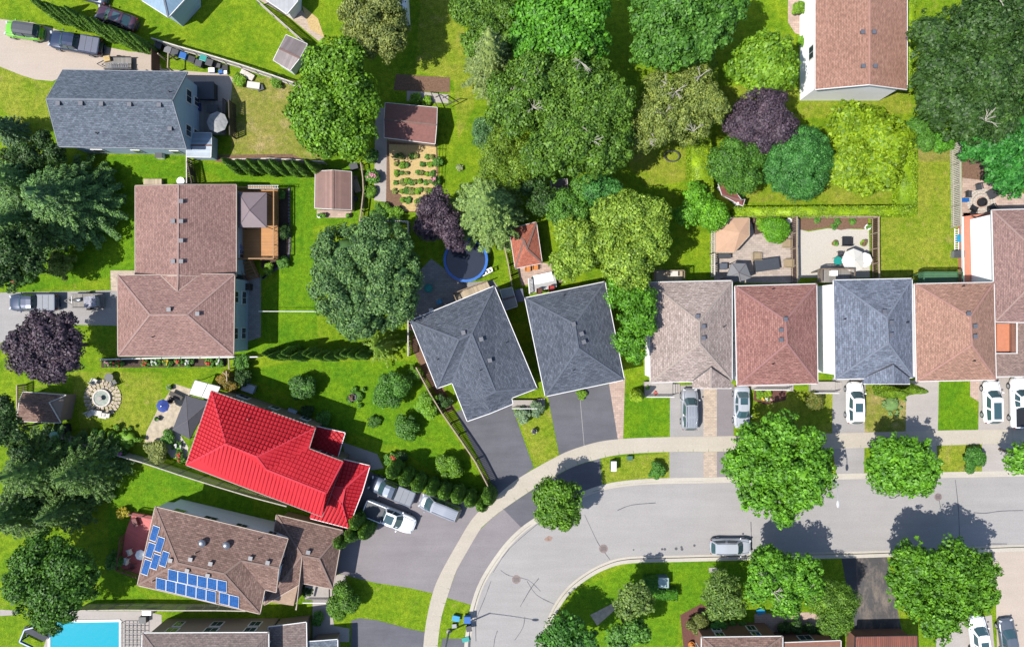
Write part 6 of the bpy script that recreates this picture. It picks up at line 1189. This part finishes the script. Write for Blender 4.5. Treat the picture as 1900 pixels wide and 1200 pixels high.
# ---------------------------------------------------------------- street things
binn('bright blue recycling box on the verge near the lamp post', 867,1150,BLUEP,BLUEP,.75,.75,.95,0); binn('sky blue open recycling tub on the verge', 846,1147,SKYB,SKYB,.8,.6,.5,-12); binn('grey milk-crate sized box between the blue bins', 843,1161,CHAR,solid('light_grey_lid',170,174,178),.5,.45,.35,5); binn('dark bin in front of the bright blue recycling box', 870,1166,BLACK,CHAR,.6,.6,.7,10); crate('teal recycling lid lying by the kerb', 864,1186,.8,.5,.12,TEAL,15,'bin_lid','lid')
def lamp(label, base, head, h=8.2):
    b = P(*base); e = P(*head, h); root = thing('street_lamp', label, 'street lamp', (b.x,b.y,0)); m = M(); m.tube((b.x,b.y,0), (b.x,b.y,h-.4), .13, .08, 10); m.build('pole', plain('lamp_pole', A(176,178,180), .5, .06), root)
    m = M(); m.lathe((b.x,b.y,0), [(.28,0),(.26,.25),(.14,.4)], 12); m.build('base', CON, root); d = (e-Vector((b.x,b.y,h))); m = M(); mid_ = Vector((b.x,b.y,h-.4))+d*.5+Vector((0,0,.3)); m.tube((b.x,b.y,h-.45), mid_, .05, .04, 8); m.tube(mid_, e, .04, .035, 8); m.build('arm', plain('lamp_arm', A(176,178,180), .5, .06), root)
    m = M(); q = d.normalized(); m.blob(e+q*.25, (.42,.17,.1), 0, random, (12,8)) if abs(q.x) > abs(q.y) else m.blob(e+q*.25, (.17,.42,.1), 0, random, (12,8)); m.build('lamp_head', plain('lamp_head', A(226,226,222), .4, .04), root)
lamp('grey street lamp by the blue bins whose arm reaches over the bend', (833,1170), (905,1250)); lamp('street lamp rising through the largest street maple', (1494,868), (1555,930))
def manhole(label, px, py, r=.42):
    b = P(px, py); root = thing('manhole_cover', label, 'manhole cover', (b.x,b.y,-.13)); m = M(); m.lathe((b.x,b.y,-.13), [(r*1.2,0),(r*1.2,.012),(r,.014),(r,.008),(.02,.01)], 22); m.build('cover', plain('cast_iron', A(150,132,128), .7, .2, 6), root); m = M(); [m.box((b.x+(i-2)*r*.3, b.y, -.117), (.04, r*1.2, .008)) for i in range(5)]; m.build('cover_ribs', CHAR, root)
manhole('manhole cover on the lower part of the bend beside crossed cracks', 958,1075); manhole('manhole cover at the crack east of the bend', 1120,1018); manhole('manhole cover south of the wide street maple', 1742,922,.36)
sheet('oil_stain', [(1010,1000),(1018,994),(1026,997),(1022,1004),(1012,1004)], -.126, solid('rust_stain', 170,142,128, .95, .3), kind='stuff')
m = M()
for x, y, r in [(1229,1019,.14),(1234,1019,.16),(1255,1018,.18),(1265,1015,.14),(1266,1019,.17),(1289,1012,.15),(1176,1020,.1)]: q = P(x,y); m.lathe((q.x,q.y,-.128), [(r,0),(r*.5,.003)], 10)
tag(m.build('tar_spots', CRACK), kind='stuff')
crate('dark green telecom cabinet on the verge near the bend', 1139,865,.6,1.1,1.1,GREENP,0,'telecom_cabinet','cabinet',lid=TRIM); crate('small green utility box on the verge', 1169,850,.6,.5,.5,plain('utility_green', A(70,120,100), .5),0,'utility_box','utility box')
crate('blue-grey utility cabinet inside the clipped box hedge', 1231,1081,1.2,1.1,1.2,plain('cabinet_blue_grey', A(104,130,150), .5),0,'utility_cabinet','cabinet',lid=plain('cabinet_top', A(170,196,190), .5)); crate('pale concrete vault lid in the lawn by the kerb', 1323,1057,.9,.55,.08,CON,0,'vault_lid','access cover')
pot('orange flower pot in the mulch at the bottom edge', 1283,1196,.4,.4,ORANGE,ORANGE); crate('blue tarp bundle by the curved front path', 1412,1134,.9,.6,.3,SKYB,20,'tarp_bundle','tarp')
for i, (x, y) in enumerate([(1414,739),(1422,740),(1430,741)]): shrub(['yellow flower tuft in the front mulch bed','white flower tuft in the front mulch bed','lilac flower tuft in the front mulch bed'][i], x, y, 4, .3, L_MID, leaf=.06, flowers=[FYE,FWH,FPK][i], nf=8)
pot('red flower pot on the taupe house porch', 1216,730,.3,.4,TRIM,FR); pot('leafy pot on the taupe house porch', 1201,718,.3,.5,BLACK,L_MID)
for i, (x, y) in enumerate([(191,826),(231,839)]): shrub(['purple petunia basket left on the long fence','purple petunia basket right on the long fence'][i], x, y, 7, 1.9, L_DRK, leaf=.07, flowers=FPU, nf=14)
shrub('pale spiky plant alone on the narrow lawn', 853,312, 6, .5, LM('pale_agave', (170,190,170),(210,220,206),.1), leaf=.14)
# stones along the deck bed edge
rt = thing('stone_edging', 'dark stone edging curving round the deck side bed', 'edging', (P(537,430).x, P(537,430).y, 0)); m = M()
for q in smooth_line([P(*p).to_2d() for p in [(537,350),(537,400),(538,450),(534,480),(518,496),(500,506),(488,516)]], 9): m.box((q.x,q.y,.06), (.24,.2,.14), random.uniform(0,3))
m.build('stones', plain('edge_stone', A(130,128,140), .9, .3, 6), rt)

for lb, x, y, a, b_, h, mt, rz in [('grey barrow-like tub right of the charcoal bin', 402,121,.8,.5,.5,CHAR,-10), ('dark coiled hose heap by the end of the bin row', 415,127,.9,.8,.25,BLACK,0), ('blue lidded tub at the end of the bin row', 409,133,.5,.4,.4,BLUEP,10), ('white bucket beside the blue lidded tub', 418,134,.35,.35,.4,WHITE,0), ('grey paving slab stack on the dry lawn', 483,163,.7,.6,.3,CHAR,20),
    ('tan crate under the eave of the grey house', 358,206,.6,.5,.4,WOODP,0), ('white seat box on the grey deck', 366,237,1.0,.45,.5,WHITE,0), ('wooden crate beside the timber stack', 658,330,.6,.5,.4,WOOD,20), ('dark crate below the timber stack', 659,368,.5,.5,.4,CHAR,0), ('grey compost box by the curved tan fence', 656,308,.9,.7,.8,CHAR,15),
    ('white chest against the east wall of the brown house', 450,560,.5,.9,.5,WHITE,0), ('small pale box by the angled house steps', 958,752,.5,.4,.4,CREAM,20), ('blue toy tub on the shaded pool yard paving', 815,560,.6,.5,.3,SKYB,30), ('white toy box on the shaded pool yard paving', 800,575,.5,.4,.3,WHITE,10), ('brown box on the white slatted deck', 1040,520,.5,.5,.4,WOOD,0)]: crate(lb, x, y, a, b_, h, mt, rz)
